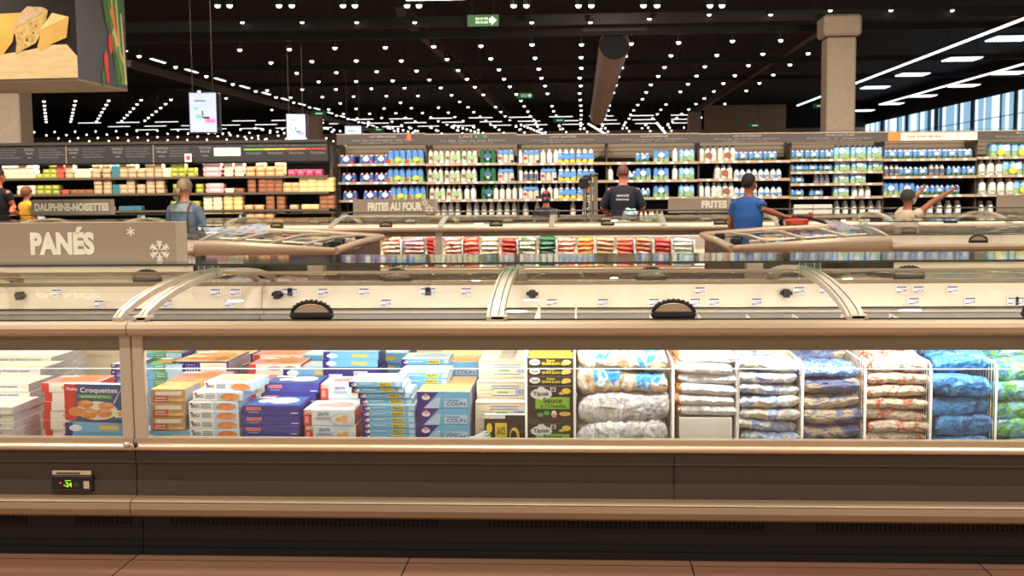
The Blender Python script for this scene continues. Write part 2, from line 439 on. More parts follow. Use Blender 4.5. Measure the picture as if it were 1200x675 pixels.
# green direction signs
GRN = emis('green sign face', (28,84,40), .5); WHT = emis('sign white', (210,235,205), .9); ORG = emis('orange lamp', (240,80,30), 1.5)
def dir_sign(px, py, Y, w, label, txt=True):
    p = P(px, py, Y); t = thing('direction_sign', label, 'sign', p); h = w*.36
    m = MB(); m.box(-w/2, w/2, 0, .04, -h/2, h/2, GRN); m.build('sign_board', t)
    m = MB(); o = (0,0,0)
    if txt:
        m.text2('ISSUE DE', -w*.24, w*.16, h*.06, h*.26, WHT, o, UX, UZ, .004); m.text2('SECOURS', -w*.24, w*.16, -h*.26, -h*.06, WHT, o, UX, UZ, .004)
        m.poly2([(w*.2,-.2*h),(w*.27,-.2*h),(w*.27,-.4*h),(w*.44,0),(w*.27,.4*h),(w*.27,.2*h),(w*.2,.2*h)], WHT, o, UX, UZ, .004)
    else: m.rect2(-w*.2, w*.3, -h*.1, h*.1, WHT, o, UX, UZ, .004)
    m.build('lettering', t)
    for s in (-1,1): m = MB(); m.tube([(s*w*.35,.02,h/2),(s*w*.35,.02,1.2)], .008, CAN, 5); m.build('cable', t)
dir_sign(566, 24, 22.5, .62, 'green emergency exit sign with white arrow, nearest the top')
dir_sign(615, 112, 42, .6, 'small green exit sign halfway back in the middle of the ceiling', True)
for px, py, n in ((655,141,'small green sign among the tube lights at the centre'),(443,152,'small green sign low behind the third hanging screen'),(250,146,'small green sign under the hanging screen at the left'),(373,133,'small green sign on top of the beige pillar'),(960,124,'small green sign behind the thick pillar'),(884,147,'small green sign on the bulkhead wall')):
    dir_sign(px, py, 49.2 if px == 884 else 39 if px == 373 else 50, .5, n, False)

# hanging screens
SCR = emis('screen glow', (205,215,250), .95); SCB = mat('screen shell', (60,56,58), .4); PNK = emis('screen pink', (240,140,190), .9); GR2 = emis('screen green', (150,215,170), .9); DKS = emis('screen dark', (60,70,110), .5)
for px, Y, hw, lab in ((238, 16, .2, 'large hanging upright screen with a pale blue picture, nearest'), (347, 21.6, .19, 'hanging upright screen over the dark shelf header, middle of three'), (414, 27, .21, 'small hanging screen just above the milk shelf header, farthest')):
    py = 132 if px == 238 else 150 if px == 347 else 162
    p = P(px, py, Y); t = thing('hanging_screen', lab, 'screen', p, .28); h = hw*1.45
    m = MB(); m.bbox(-hw, hw, 0, .1, -h, h, SCB, .01); m.bbox(hw+.01, hw+.05, .0, .12, -h*.98, h*.98, SCB, .01); m.build('casing', t)
    m = MB(); m.rect2(-hw*.92, hw*.92, -h*.95, h*.95, SCR, (0,0,0), UX, UZ, .003)
    m.rect2(-hw*.6, hw*.2, h*.55, h*.6, DKS, (0,0,0), UX, UZ, .005); m.disc2(-hw*.5, h*.2, .03, .03, GR2, (0,0,0), UX, UZ, .005)
    m.rect2(-.02, .0, -h*.25, h*.1, DKS, (0,0,0), UX, UZ, .005); m.rect2(.0, .09, -h*.3, -h*.2, DKS, (0,0,0), UX, UZ, .005); m.rect2(hw*.15, hw*.85, -h*.5, -h*.3, PNK, (0,0,0), UX, UZ, .005); m.rect2(-hw*.5,-.01,-h*.3,-h*.1, GR2, (0,0,0), UX, UZ, .005)
    m.build('screen', t)
    for s in (-1,1): m = MB(); m.tube([(s*hw*.7,.05,h),(s*hw*.7,.05,h+1.3)], .008, BEAM2, 5); m.build('cable', t)

# the hanging picture box with cheese and vegetables
Yb = 13.0; xr = X(90, 50, Yb); z0 = Z(90, 92, Yb); dY = 1.44
t = thing('hanging_picture_box', 'big hanging picture box showing cheese wedges in front and vegetables on its side', 'picture box', (xr, Yb, z0))
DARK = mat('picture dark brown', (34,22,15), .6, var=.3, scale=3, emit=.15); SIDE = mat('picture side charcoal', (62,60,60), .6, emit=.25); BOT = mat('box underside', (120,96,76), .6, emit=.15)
m = MB(); m.box(-3.2, 0, 0, dY, 0, 2.2, DARK, side=SIDE); m.box(-3.2, .0, 0, dY, -.03, 0, BOT); m.build('box_shell', t)
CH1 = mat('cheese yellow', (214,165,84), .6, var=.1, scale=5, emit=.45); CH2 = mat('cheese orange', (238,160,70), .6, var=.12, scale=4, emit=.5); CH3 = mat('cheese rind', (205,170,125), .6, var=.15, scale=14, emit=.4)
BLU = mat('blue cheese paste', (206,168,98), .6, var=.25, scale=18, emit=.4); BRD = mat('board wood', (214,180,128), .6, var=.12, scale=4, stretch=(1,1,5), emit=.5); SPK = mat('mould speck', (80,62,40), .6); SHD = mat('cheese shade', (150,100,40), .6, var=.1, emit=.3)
s_ = 13.0/F
def pb(pts): return [((a-90)*s_, (92-b)*s_) for a, b in pts]
m = MB(); o = (0,0,0)
m.poly2(pb([(-60,92),(90,91),(90,66),(78,52),(60,52),(30,58),(0,62),(-60,66)]), BRD, o, UX, UZ, .004)
m.poly2(pb([(-30,66),(0,62),(12,48),(16,30),(25,14),(-2,15),(-30,22)]), CH2, o, UX, UZ, .006)
m.poly2(pb([(15,62),(40,50),(52,32),(57,12),(52,9),(32,22),(12,34),(16,40),(17,50)]), BLU, o, UX, UZ, .008)
m.poly2(pb([(12,34),(32,24),(56,11),(50,8),(32,7),(24,14)]), CH3, o, UX, UZ, .01)
m.poly2(pb([(45,59),(60,51),(78,44),(82,20),(46,35),(46,42),(42,54)]), CH1, o, UX, UZ, .008)
m.poly2(pb([(46,35),(82,20),(62,15)]), mat('cheese top face', (232,196,124), .6, emit=.5), o, UX, UZ, .01)
for a, b, r in ((30,46,1.4),(24,38,.8),(38,38,1.0),(42,30,.9),(28,52,.7),(35,27,.7),(20,44,.6)): m.disc2((a-90)*s_, (92-b)*s_, r*s_, r*s_*1.3, SPK, o, UX, UZ, .011, 8)
m.build('cheese_picture', t)
# vegetables on the side face (u runs back, v up)
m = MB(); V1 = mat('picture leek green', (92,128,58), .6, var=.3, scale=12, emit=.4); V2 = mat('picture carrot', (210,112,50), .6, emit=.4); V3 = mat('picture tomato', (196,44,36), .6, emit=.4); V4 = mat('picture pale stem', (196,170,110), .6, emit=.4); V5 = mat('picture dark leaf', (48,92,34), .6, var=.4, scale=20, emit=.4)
so = (0,0,0); u, v = (0,.6,0), UZ
def strip(a0, b0, a1, b1, w0, w1, mt, off):
    d = Vector((a1-a0, b1-b0)).normalized(); nx, ny = -d.y, d.x
    m.poly2([(a0-nx*w0,b0-ny*w0),(a1-nx*w1,b1-ny*w1),(a1+nx*w1,b1+ny*w1),(a0+nx*w0,b0+ny*w0)][::1], mt, so, u, v, off)
random.seed(11)
for k in range(9): strip(1.3+.09*k, 1.95-.1*random.random(), 1.9+.05*k, .05, .03, .05, [V1,V5,V4][k%3], .004+.001*k)
strip(1.65,.98,2.0,.5,.09,.03,V2,.015); strip(1.45,1.85,1.7,1.2,.06,.03,V2,.016); strip(1.6,1.9,1.8,1.25,.05,.03,V4,.017); strip(1.7,.7,2.3,.25,.05,.02,V4,.018)
for a, b, r in ((2.05,1.5,.12),(2.2,1.35,.12),(2.0,1.32,.1),(1.55,.52,.1),(1.3,.28,.1),(1.35,.1,.07)): m.disc2(a, b, r, r*1.3, V3, so, u, v, .02)
for a, b in ((1.25,1.1),(1.35,.98),(1.45,1.05),(1.4,.85),(1.15,.08),(2.25,.95),(2.1,1.05),(1.5,.8)): m.disc2(a, b, .12, .09, V5, so, u, v, .021, 7, a)
strip(1.75,.45,1.95,.05,.07,.07,V5,.022); strip(1.9,.5,2.15,.05,.07,.06,V1,.023)
m.build('vegetable_picture', t)
for x in (-2.6,-.5):
    m = MB(); m.tube([(x,.8,2.2),(x,.8,3.6)], .015, BEAM2, 6); m.build('cable', t)

# ---------------------------------------------------------------- lamps
def area(name, loc, size, power, col=(1,.86,.7), rot=(0,0,0), sy=None):
    l = bpy.data.lights.new(name, 'AREA'); l.energy = power; l.size = size; l.color = col
    if sy: l.shape = 'RECTANGLE'; l.size_y = sy
    o = bpy.data.objects.new(name, l); COL.objects.link(o); o.location = loc; o.rotation_euler = rot; return o
def spotl(loc, power, col=(1,.91,.80), tilt=0., sz=2.4):
    l = bpy.data.lights.new('spot lamp', 'SPOT'); l.energy = power; l.color = col; l.spot_size = sz; l.spot_blend = .8; l.shadow_soft_size = .1
    o = bpy.data.objects.new('spot lamp', l); COL.objects.link(o); o.location = loc; o.rotation_euler = (tilt,0,0); return o
for y in (-1.5, 2.0, 5.5, 9.0, 12.5):
    for x in (-8.4, -4.8, -1.2, 2.4, 6.0, 9.6): spotl((x + .6, y, 4.9), 420)
for x in (-15, -11.6, -8.2, -4.8, -1.4, 2.0, 5.4, 8.8, 12.2): spotl((x, 16.3, 4.9), 900, tilt=.5)
for x in (-14,-6,2,10):
    for y in (29, 40, 52, 62): spotl((x, y, 4.7), 900)
for px, Y in ((985, 22.2), (718, 25), (180, 11.5), (20, 21.0), (560, 21.8)):
    l = bpy.data.lights.new('fill lamp', 'POINT'); l.energy = 130; l.color = (1,.86,.7); l.shadow_soft_size = .08
    o = bpy.data.objects.new('fill lamp', l); COL.objects.link(o); o.location = (X(px,60,Y), Y-1.2, 4.5)
w = bpy.data.worlds.new('world'); SC.world = w; w.use_nodes = True
w.node_tree.nodes['Background'].inputs[0].default_value = (1, .85, .68, 1); w.node_tree.nodes['Background'].inputs[1].default_value = .55
# ================================================================ FREEZER ISLANDS
BR = mat('champagne metal', (196,182,162), .36, .35, var=.03, scale=2)
RAIL = mat('beige hand rail', (178,154,126), .38, .25, var=.03, scale=2)
HIL = mat('polished trim highlight', (222,196,164), .32, .6, var=.02)  # pale tone paints the highlight line on bumper and lower rail
BODY = mat('brown grey panel', (72,60,50), .45, .1, var=.04, scale=2); BODY2 = mat('brown grey panel recess', (55,45,36), .42, .1, var=.04, scale=2)
BUMP = mat('bumper taupe', (148,122,94), .42, .2, var=.04, scale=3); KICK = mat('kick plate black brown', (15,10,8), .6); SLOT = mat('grille slot', (8,6,5), .9)
INN = mat('cream liner', (226,210,188), .45, var=.03); INN2 = mat('grey liner step', (140,132,124), .4, .2); PSTR = mat('price rail', (218,200,176), .35); TAG = mat('price ticket', (232,226,228), .5); LIL = mat('ticket print', (110,98,130), .6)
BAND = glass('printed glass band', (.2,.18,.12), .06, .02, .5); BANDD = mat('printed olive band', (134,122,100), .28, .1, var=.05, scale=1.2, coat=.3)
GL = glass('clear freezer glass', (.975,.985,.975), .025, 0, .8); LID = glass('curved lid glass', (.93,.95,.93), .05, .0, .75); SHG = glass('shelf glass', (.80,.87,.82), .10, .05, .9)
EDGE = mat('green glass edge', (40,58,46), .2, var=.1, coat=.5); BLK = mat('black plastic', (22,18,16), .45); RUB = mat('dark gasket', (40,34,30), .6)
ACR = glass('acrylic guard', (.98,.985,.985), .03, 0, .6); ACE = mat('acrylic edge', (225,232,232), .2, emit=.25)
WIRE = mat('white coated wire', (228,224,216), .4)
DOME = [(0.0,.0),(.06,.025),(.18,.053),(.36,.081),(.56,.102),(.76,.114),(1.0,.118),(1.24,.114),(1.44,.102),(1.64,.081),(1.82,.053),(1.94,.025),(2.0,.0)]
def dome(Yf, z, k=1., a=0., b=2.0, dz=0.):
    return [(Yf + y*k, z + h + dz) for y, h in DOME if a - 1e-6 <= y <= b + 1e-6]
def handle_mesh(t, x, yf, z, bk=None):
    """curved black ladder-edged grip standing on the lid's front edge"""
    h = MB(); w = .088
    h.bbox(x-w, x+w, yf-.012, yf+.02, z, z+.026, BLK, .008)
    g = h; n = 12; pts = []
    for i in range(n+1):
        a = PI*(.02+.96*i/n); pts.append((x - math.cos(a)*w*.93, yf+.002, z+.018+math.sin(a)*.050))
    g.tube(pts, .0085, BLK, 6)
    for i in range(1, n): g.box(pts[i][0]-.003, pts[i][0]+.003, yf-.010, yf+.014, pts[i][2]-.002, pts[i][2]+.0105, BLK)
    fan = [(x - math.cos(PI*(.04+.92*i/10))*w*.84, z+.02+math.sin(PI*(.04+.92*i/10))*.038) for i in range(11)]
    g.prism(fan, yf-.001, yf+.004, RAIL, 'y'); g.build('handle', t)
def island(x0, x1, Yf, label, zr=.95, joints=(), lids=(), seams=(), deep=2.0, detail=True, shelf=True, posts=(), ends=(True,True), side_post=.034, tags=(), group=None, leftcap=False):
    """x0..x1 extent, Yf front glass plane, zr top of hand rail, lids: list of (xa, xb, handle x)"""
    t = thing('chest_freezer', label, 'freezer', ((x0+x1)/2, Yf+deep/2, 0), 0, group); ox = (x0+x1)/2; oy = Yf + deep/2
    def M():
        m = MB(); m.T = Matrix.Translation((-ox, -oy, 0)); return m
    k = deep/2.0; Yb = Yf + deep
    m = M(); m.box(x0, x1, Yf+.02, Yf+.06, .41, .475, BODY)
    m.box(x0, x1, Yf+.0, Yf+.04, .40, .475, BODY); m.box(x0, x1, Yf+.006, Yf+.04, .325, .40, BODY2); m.box(x0, x1, Yf+.0, Yf+.04, .262, .325, BODY)
    m.build('front_panel', t)
    for sx in seams:
        s = M(); s.box(sx-.0015, sx+.0015, Yf-.002, Yf+.01, .262, .475, SLOT); s.build('panel_seam', t)
    m = M(); m.prism([(Yf+.0,.262),(Yf-.055,.258),(Yf-.072,.246),(Yf-.078,.225),(Yf-.07,.2),(Yf-.045,.186),(Yf,.182)], x0, x1, BUMP, smooth=False); 
    m.prism([(Yf-.045,.2615),(Yf-.062,.2595),(Yf-.070,.2535),(Yf-.062,.2535),(Yf-.045,.2575)], x0, x1, HIL); m.build('bumper', t)
    m = M(); m.box(x0, x1, Yf+.05, Yf+.08, 0, .182, KICK); m.box(x0, x1, Yf+.04, Yf+.05, 0, .03, KICK); m.box(x0, x1, Yf+.044, Yf+.05, .055, .06, KICK); m.build('kick_plate', t)
    if detail:
        a = x0 + .12
        while a < x1 - .2:
            g = M(); b = min(a + 1.12, x1 - .05); y = a
            while y < b: g.box(y, y+.010, Yf+.048, Yf+.051, .125, .158, SLOT); y += .019
            g.build('vent_grille', t); a = b + .2
    m = M(); m.box(x0, x1, Yf-.012, Yf+.03, .478, .503, RAIL); m.prism([(Yf-.012,.482),(Yf-.026,.480),(Yf-.032,.470),(Yf-.028,.458),(Yf-.014,.452),(Yf,.452),(Yf,.482)], x0, x1, HIL, smooth=True); m.build('lower_rail', t)
    m = M(); m.box(x0, x1, Yf+.008, Yf+.014, .503, zr-.05, GL); m.build('front_glass', t)
    m = M(); m.box(x0, x1, Yf+.004, Yf+.018, zr-.118, zr-.048, BANDD); m.build('glass_band', t)
    # hand rail
    m = M(); r = []
    for a in range(13):
        w = PI*2*a/12 ; r.append((Yf+.0 + .032*math.cos(w)*(1 if math.cos(w) > 0 else 1), zr-.030 + .030*math.sin(w)))
    m.prism([(Yf+.05,zr),(Yf-.022,zr),(Yf-.040,zr-.008),(Yf-.048,zr-.024),(Yf-.044,zr-.044),(Yf-.03,zr-.056),(Yf+.02,zr-.06),(Yf+.05,zr-.05)], x0, x1, RAIL); m.build('hand_rail', t)
    m = M(); m.prism([(Yb-.05,zr),(Yb+.022,zr),(Yb+.04,zr-.01),(Yb+.046,zr-.03),(Yb+.03,zr-.055),(Yb-.02,zr-.06)], x0, x1, RAIL); m.build('rear_rail', t)
    # tub
    m = M(); m.box(x0, x1, Yf+.03, Yb-.03, .36, .40, INN); m.build('tub_floor', t)
    m = M(); m.box(x0, x1, Yb-.05, Yb-.02, .40, zr-.062, INN); m.box(x0, x1, Yb-.09, Yb-.05, .68, zr-.15, INN); m.box(x0, x1, Yb-.17, Yb-.09, .66, .80, INN2); m.build('rear_liner', t)
    m = M(); m.prism([(Yb-.12,zr-.145),(Yb-.128,zr-.145),(Yb-.105,zr-.02),(Yb-.095,zr-.02)], x0, x1, PSTR); m.box(x0, x1, Yb-.14, Yb-.1, zr-.152, zr-.146, RUB); m.build('price_rail', t)
    m = M(); m.box(x0, x1, Yb-.02, Yb+.0, .18, zr-.06, BODY); m.box(x0, x1, Yb-.06, Yb-.04, 0, .2, KICK); m.build('rear_panel', t)
    for e, xx in ((ends[0], x0), (ends[1], x1-.03)):
        if e: m = M(); m.box(xx, xx+.03, Yf+.03, Yb-.03, .1, zr-.05, INN if detail else BODY); m.build('end_wall', t)
    for xx, hh in tags:
        m = M(); y = Yb - .132; zz = zr - (.115 if hh == 0 else .052); o = (xx, y + (0 if hh == 0 else .012), zz)
        m.box(xx, xx+.062, o[1]-.002, o[1], zz-.022, zz+.022, TAG)
        m.rect2(.004,.058,.010,.018, LIL, (xx,o[1]-.002,zz), UX, UZ, .001); m.rect2(.004,.03,-.016,-.010, LIL, (xx,o[1]-.002,zz), UX, UZ, .001); m.text2('2,49' if int(xx*10)%2 else '3,15', .032,.058,-.016,.002, LIL, (xx,o[1]-.002,zz), UX, UZ, .001)
        m.build('price_ticket', t)
    # posts of the glass front
    for px_ in posts:
        m = M(); m.bbox(px_-side_post, px_+side_post, Yf-.006, Yf+.03, .50, zr-.05, BR, .004); m.build('post', t)
    # lids: two curved panes meeting over the middle, each with its side frames
    dmf = dome(Yf+.02, zr+.004, k, 0, 1.0); dmb = dome(Yf+.02, zr-.006, k*.98, 1.0, 2.0)
    for i, (xa, xb, hx) in enumerate(lids):
        m = M(); m.sheet([(y, z-.003) for y, z in dmf], xa+.03, xb-.03, LID, 1); gl = m.build('curved_lid', t)
        if hx is not None and detail != 'none': 
            hm = MB(); handle_mesh_T(gl, hx-ox, Yf+.03-oy, zr+.006)
        m = M(); m.sheet(dmb, xa+.03, xb-.03, LID, 1); g2 = m.build('curved_lid', t)
        if hx is not None: handle_mesh_T(g2, hx-ox+.03, Yb-.045-oy, zr+.0)
        if detail:
            m = M(); m.box(xa+.03, xb-.03, Yf+.02, Yf+.034, zr-.001, zr+.005, RUB); m.build('lid_edge', gl)
            m = M(); m.box(xa+.03, xb-.03, Yf+.02+1.0*k-.012, Yf+.02+1.0*k, zr+.118, zr+.128, RAIL); m.build('lid_edge', g2)
        for sx, w in ((xa, 1), (xb, -1)):
            f = M(); pth = dome(Yf+.0, zr+.006, k, 0, 2.0)
            n = len(pth); a, b = (sx, sx+w*.034)
            if a > b: a, b = b, a
            pr = [(y, z+.010) for y, z in pth] + [(y, z-.016) for y, z in reversed(pth)]
            vs = [(a,p,q) for p,q in pr] + [(b,p,q) for p,q in pr]; N = len(pr)
            f.add(vs, [(j, j+1, 2*n-2-j, 2*n-1-j) for j in range(n-1)], BR); f.add(vs, [(N+j+1, N+j, N+2*n-1-j, N+2*n-2-j) for j in range(n-1)], BR)
            f.add(vs, [(j, j+N, (j+1)%N+N, (j+1)%N) for j in range(N)], BR)
            if detail:
                f.add([(c, y+.003, z+.0105+.0015) for y, z in pth for c in (a+.012, a+.016)], [(2*j, 2*j+1, 2*j+3, 2*j+2) for j in range(n-1)], RUB)
            f.build('lid_frame', t)
        if detail:
            f = M(); f.bbox(xa-.02, xa+.05, Yf-.0, Yf+.07, zr+.0, zr+.022, BR, .006); f.build('frame_foot', t)
            f = M(); f.bbox(xa+.05, xa+.085, Yb-.16, Yb-.10, zr-.09, zr-.045, BLK, .004); f.tube([(xa+.035,Yb-.13,zr-.065),(xa+.1,Yb-.13,zr-.068)], .011, BLK, 8); f.build('lid_damper', t)
    if shelf:
        zs = zr + .180; ya, yb = Yf + .68*k, Yf + 1.36*k
        m = M(); m.box(x0, x1, ya+.004, yb, zs, zs+.008, SHG); sh = m.build('glass_shelf', t)
        m = M(); m.box(x0, x1, ya, ya+.004, zs-.001, zs+.009, EDGE); m.build('shelf_edge', sh)
        for xx in sorted(set([round(l[0], 3) for l in lids])):
            m = M(); m.box(xx-.05, xx+.05, Yf+.9*k, Yf+.91*k, zr+.115, zs, SHG)
            for d in (-.05, -.02, .02, .048): m.box(xx+d, xx+d+.003, Yf+.893*k, Yf+.9*k, zr+.115, zs, BR)
            m.build('shelf_bracket', t)
    return t
def handle_mesh_T(t, x, y, z): handle_mesh(t, x, y, z)

# --- nearest pair of units
Y1 = 4.42
xj = X(155.5, 450, Y1)
tg = []
for px in (246,263,291,307,330,372,420,446,492,540,640,700,760,808,830,880,930,960,1050,1064,1110,1130,1180,1190,60,110,190):
    tg.append((X(px, 350, Y1+1.87), 0 if px % 3 else 1))
    if px in (263,330,808,1064,492): tg.append((X(px+6, 340, Y1+1.87), 1))
frs = [X(160, 375, Y1), X(580, 375, Y1), X(1003, 375, Y1)]
pitch = frs[1]-frs[0]
LID_R = [(frs[0], frs[1], X(363,368,Y1)), (frs[1], frs[2], X(790,368,Y1)), (frs[2], frs[2]+pitch, frs[2]+pitch*.5), (frs[2]+pitch, frs[2]+2*pitch, frs[2]+pitch*1.5)]
ZL = Z(600, 377, Y1-.03)
main = island(xj+.002, frs[2]+2*pitch, Y1, 'long glass lidded chest freezer in front, its window full of boxes and bags', zr=ZL, lids=LID_R, seams=[X(790,555,Y1)], posts=[xj+.026], side_post=.024, tags=[q_ for q_ in tg if q_[0] > xj+.05], ends=(False, True))
left = island(xj-3*pitch, xj-.002, Y1, 'front freezer unit at the left edge with the thermostat display on its panel', zr=ZL, lids=[(xj-pitch*(i+1)-.03, xj-pitch*i-.04, xj-pitch*(i+.5)) for i in (2,1,0)], seams=[], posts=[xj-.026], side_post=.024, tags=[q_ for q_ in tg if q_[0] < xj-.1], ends=(True, False))
# acrylic guard behind the glass
for (a, b, par, lb) in ((xj+.01, frs[2]+2*pitch-.05, main, ''), (xj-3*pitch+.05, xj-.01, left, '')):
    c = par.location; m = MB(); m.T = Matrix.Translation((-c.x, -c.y, 0))
    zt = Z(600, 432.5, Y1+.075); m.box(a, b, Y1+.072, Y1+.076, .40, zt, ACR); g = m.build('inner_guard', par)
    m = MB(); m.T = Matrix.Translation((-c.x, -c.y, 0)); m.box(a, b, Y1+.071, Y1+.077, zt, zt+.003, ACE); m.build('guard_edge', g)
# rail joint fitting and thermostat
c = left.location; m = MB(); m.T = Matrix.Translation((-c.x, -c.y, 0))
xx = X(149, 521, Y1-.03); m.ell((xx, Y1-.034, Z(149,521,Y1-.03)), .016, .01, .012, BR, 12, 8); m.ell((xx+.036, Y1-.034, Z(158,521,Y1-.03)), .008, .01, .013, RUB, 10, 6); m.build('rail_joint', left)
dx0, dx1 = X(62,566,Y1), X(110,566,Y1); dzt, dzb = Z(85,557,Y1), Z(85,575,Y1); o_ = (-c.x, -c.y, 0)
m = MB(); m.T = Matrix.Translation(o_); m.bbox(dx0, dx1, Y1-.012, Y1+.004, dzb, dzt, BLK, .003); m.box(dx0+.006, dx1-.006, Y1-.015, Y1-.011, dzb+.004, dzb+.007, BODY); disp = m.build('display', left)
LR = emis('red led', (255,60,40), 2); LG = emis('green led', (150,220,60), 1.2); LW = mat('paper sticker', (196,170,140), .6)
m = MB(); m.T = Matrix.Translation(o_); o = (dx0, Y1-.0125, dzb); W_ = dx1-dx0; H_ = dzt-dzb
m.disc2(W_*.22, H_*.55, .003, .0035, LR, o, UX, UZ); m.text2('-24', W_*.30, W_*.50, H_*.3, H_*.6, LG, o, UX, UZ); m.rect2(W_*.33, W_*.48, H_*.68, H_*.72, LG, o, UX, UZ); m.rect2(W_*.55, W_*.66, H_*.3, H_*.6, mat('dim display', (50,62,40), .5), o, UX, UZ); m.rect2(W_*.78, W_*.92, H_*.2, H_*.68, LW, o, UX, UZ); m.build('display_lights', disp)
m = MB(); m.T = Matrix.Translation(o_); m.box(dx0+.002, dx1-.008, Y1-.006, Y1+.002, Z(85,556,Y1), Z(85,551.5,Y1), LW, front=LW); m.rect2(.02,.12,.004,.010, RUB, (dx0,Y1-.0065,Z(85,556,Y1)), UX, UZ); m.build('display_plate', left)
# LED tubes under the rail; mid-tub lamps added to brighten the rear liner
for (a, b, e) in ((xj+.05, frs[2]+2*pitch, 1.), (xj-3*pitch, xj-.05, .5)):
    area('freezer tube and fill', ((a+b)/2, Y1+.045, ZL-.075), b-a, 4.6*(b-a)*e, (1,.97,.92), (math.radians(28),0,0), .03)
    area('freezer tube and fill', ((a+b)/2, Y1+1.0, ZL+.09), b-a, 5.0*(b-a)*e, (1,.95,.88), (math.radians(52),0,0), .05)

# --- second row: two units whose heads face a crossing aisle
Y2 = 10.6
def islandhead(xe, sgn, x_far, label, hx, pxj):
    """sgn = +1: the unit's head is at its right end"""
    zr = .96; xs = X(pxj, 290, Y2)                                   # where the straight unit begins
    a, b = (x_far, xs) if sgn > 0 else (xs, x_far)
    ld = []; n = 3; w = (b-a)/n
    for i in range(n): ld.append((a+w*i, a+w*(i+1), a+w*(i+.5) if hx is None else None))
    if hx is not None:
        ld = [(xs, xs+1.75, hx), (xs+1.75, b, None)]
    t = island(a, b, Y2, label, zr=zr, lids=ld, deep=2.4, detail=False, shelf=True)
    c = t.location
    def M():
        m = MB(); m.T = Matrix.Translation((-c.x, -c.y, 0)); return m
    # tapering curved fascia, bowing forward a little
    n = 12; pf = []
    for i in range(n+1):
        u = i/n; x = xs + (xe - xs)*u; y = Y2 - .02 - .10*math.sin(PI*u*.9); zt = zr + .075*(1-u**1.6) + .0; zb = zt - .20 + .13*u**1.3
        pf.append((x, y, zt, max(zb, zr-.115)))
    m = M(); vs = []
    for x, y, zt, zb in pf:
        h = zt-zb; vs += [(x,y+.05,zt),(x,y+.01,zt-.003),(x,y-.01,zt-.25*h),(x,y,zt-.7*h),(x,y+.04,zb),(x,y+.08,zb)]
    K = 6; m.add(vs, [(i*K+j, i*K+j+1, (i+1)*K+j+1, (i+1)*K+j) for i in range(n) for j in range(K-1)], RAIL, True)
    m.add(vs, [tuple(range(K)), tuple(range(n*K, n*K+K))], RAIL); m.build('head_fascia', t)
    yb = Y2 + 2.35
    m = M(); m.tube([(xe, Y2-.04, zr-.03), (xe+.05*sgn, Y2+.8, zr+.005), (xe+.06*sgn, Y2+1.5, zr+.005), (xe+.02*sgn, yb, zr-.0)], .045, RAIL, 10, flat=.8); m.build('head_rail', t)
    m = M(); m.tube([(xe, yb, zr), (xs+(xe-xs)*.5, yb+.03, zr+.05), (xs, yb+.03, zr+.08)], .04, RAIL, 8); m.build('head_rail', t)
    m = M(); m.bbox(xe-sgn*.22-.08, xe-sgn*.22+.08, Y2+.06, Y2+.2, .0, zr-.06, BR, .01); m.build('corner_post', t)
    m = M(); m.box(min(xs,xe+sgn*.0), max(xs,xe), Y2+.1, Y2+.13, .18, .50, BODY); m.box(min(xe-.03*sgn,xe), max(xe-.03*sgn,xe), Y2+.13, yb, .18, zr-.06, BODY); m.box(min(xs,xe), max(xs,xe), yb-.03, yb, .18, zr-.05, BODY); m.box(min(xs,xe), max(xs,xe), Y2+.15, yb-.03, .36, .4, INN); m.build('head_cabinet', t)
    m = M(); m.box(min(xs,xe), max(xs,xe), Y2+.11, Y2+.116, .5, zr-.06, GL); m.build('front_glass', t)
    # sloping lids over the head with cross frames and black hinges
    m = M(); vs = []
    for i in range(n+1):
        u = i/n; x = xs + (xe - xs)*u; zt = pf[i][2]
        vs += [(x, Y2+.0, zt-.005), (x, Y2+.7, zt+.03*(1-u)), (x, Y2+1.6, zt+.04*(1-u)), (x, yb, zr+.08*(1-u))]
    m.add(vs, [(i*4+j, i*4+j+1, (i+1)*4+j+1, (i+1)*4+j) for i in range(n) for j in range(3)], LID, True); lid = m.build('curved_lid', t)
    for f in (.22, .45, .72):
        x = xe + (xs-xe)*f; i = int((1-f)*n); zt = pf[i][2]
        m = M(); m.tube([(x, Y2, zt+.005), (x, Y2+1.2, zt+.045*f+.005), (x, yb, zr+.08*f)], .018, BR, 6); m.build('lid_bar', lid)
    for f, yy in ((.06,.35),(.12,.9),(.05,1.5)):
        x = xe + (xs-xe)*f; m = M(); m.bbox(x-.05, x+.05, Y2+yy, Y2+yy+.1, zr-.01, zr+.05, BLK, .01); m.build('hinge', lid)
    m = M(); m.tube([(xe-.2*sgn, Y2+.3, zr+.02), (xs-(xs-xe)*.1, Y2+.35, zr+.08)], .012, BR, 6); m.build('lid_bar', lid)
    area('freezer tube and fill', ((xs+xe)/2, Y2+1.2, zr-.03), abs(xs-xe), 2, (1,.95,.88), (0,0,0), .1)
    area('freezer tube and fill', ((a+b)/2, Y2+1.2, zr+.1), abs(a-b), 4*abs(a-b), (1,.95,.88), (math.radians(45),0,0), .1)
    return t
hr = X(1148, 283, Y2)
islandhead(X(858,295,Y2), -1, 6.6, 'freezer unit in the second row at the right, its curved head pointing left', hr, 1045)
islandhead(X(394,297,Y2), 1, -9.5, 'freezer unit in the second row at the left, its curved head pointing right', None, 228)
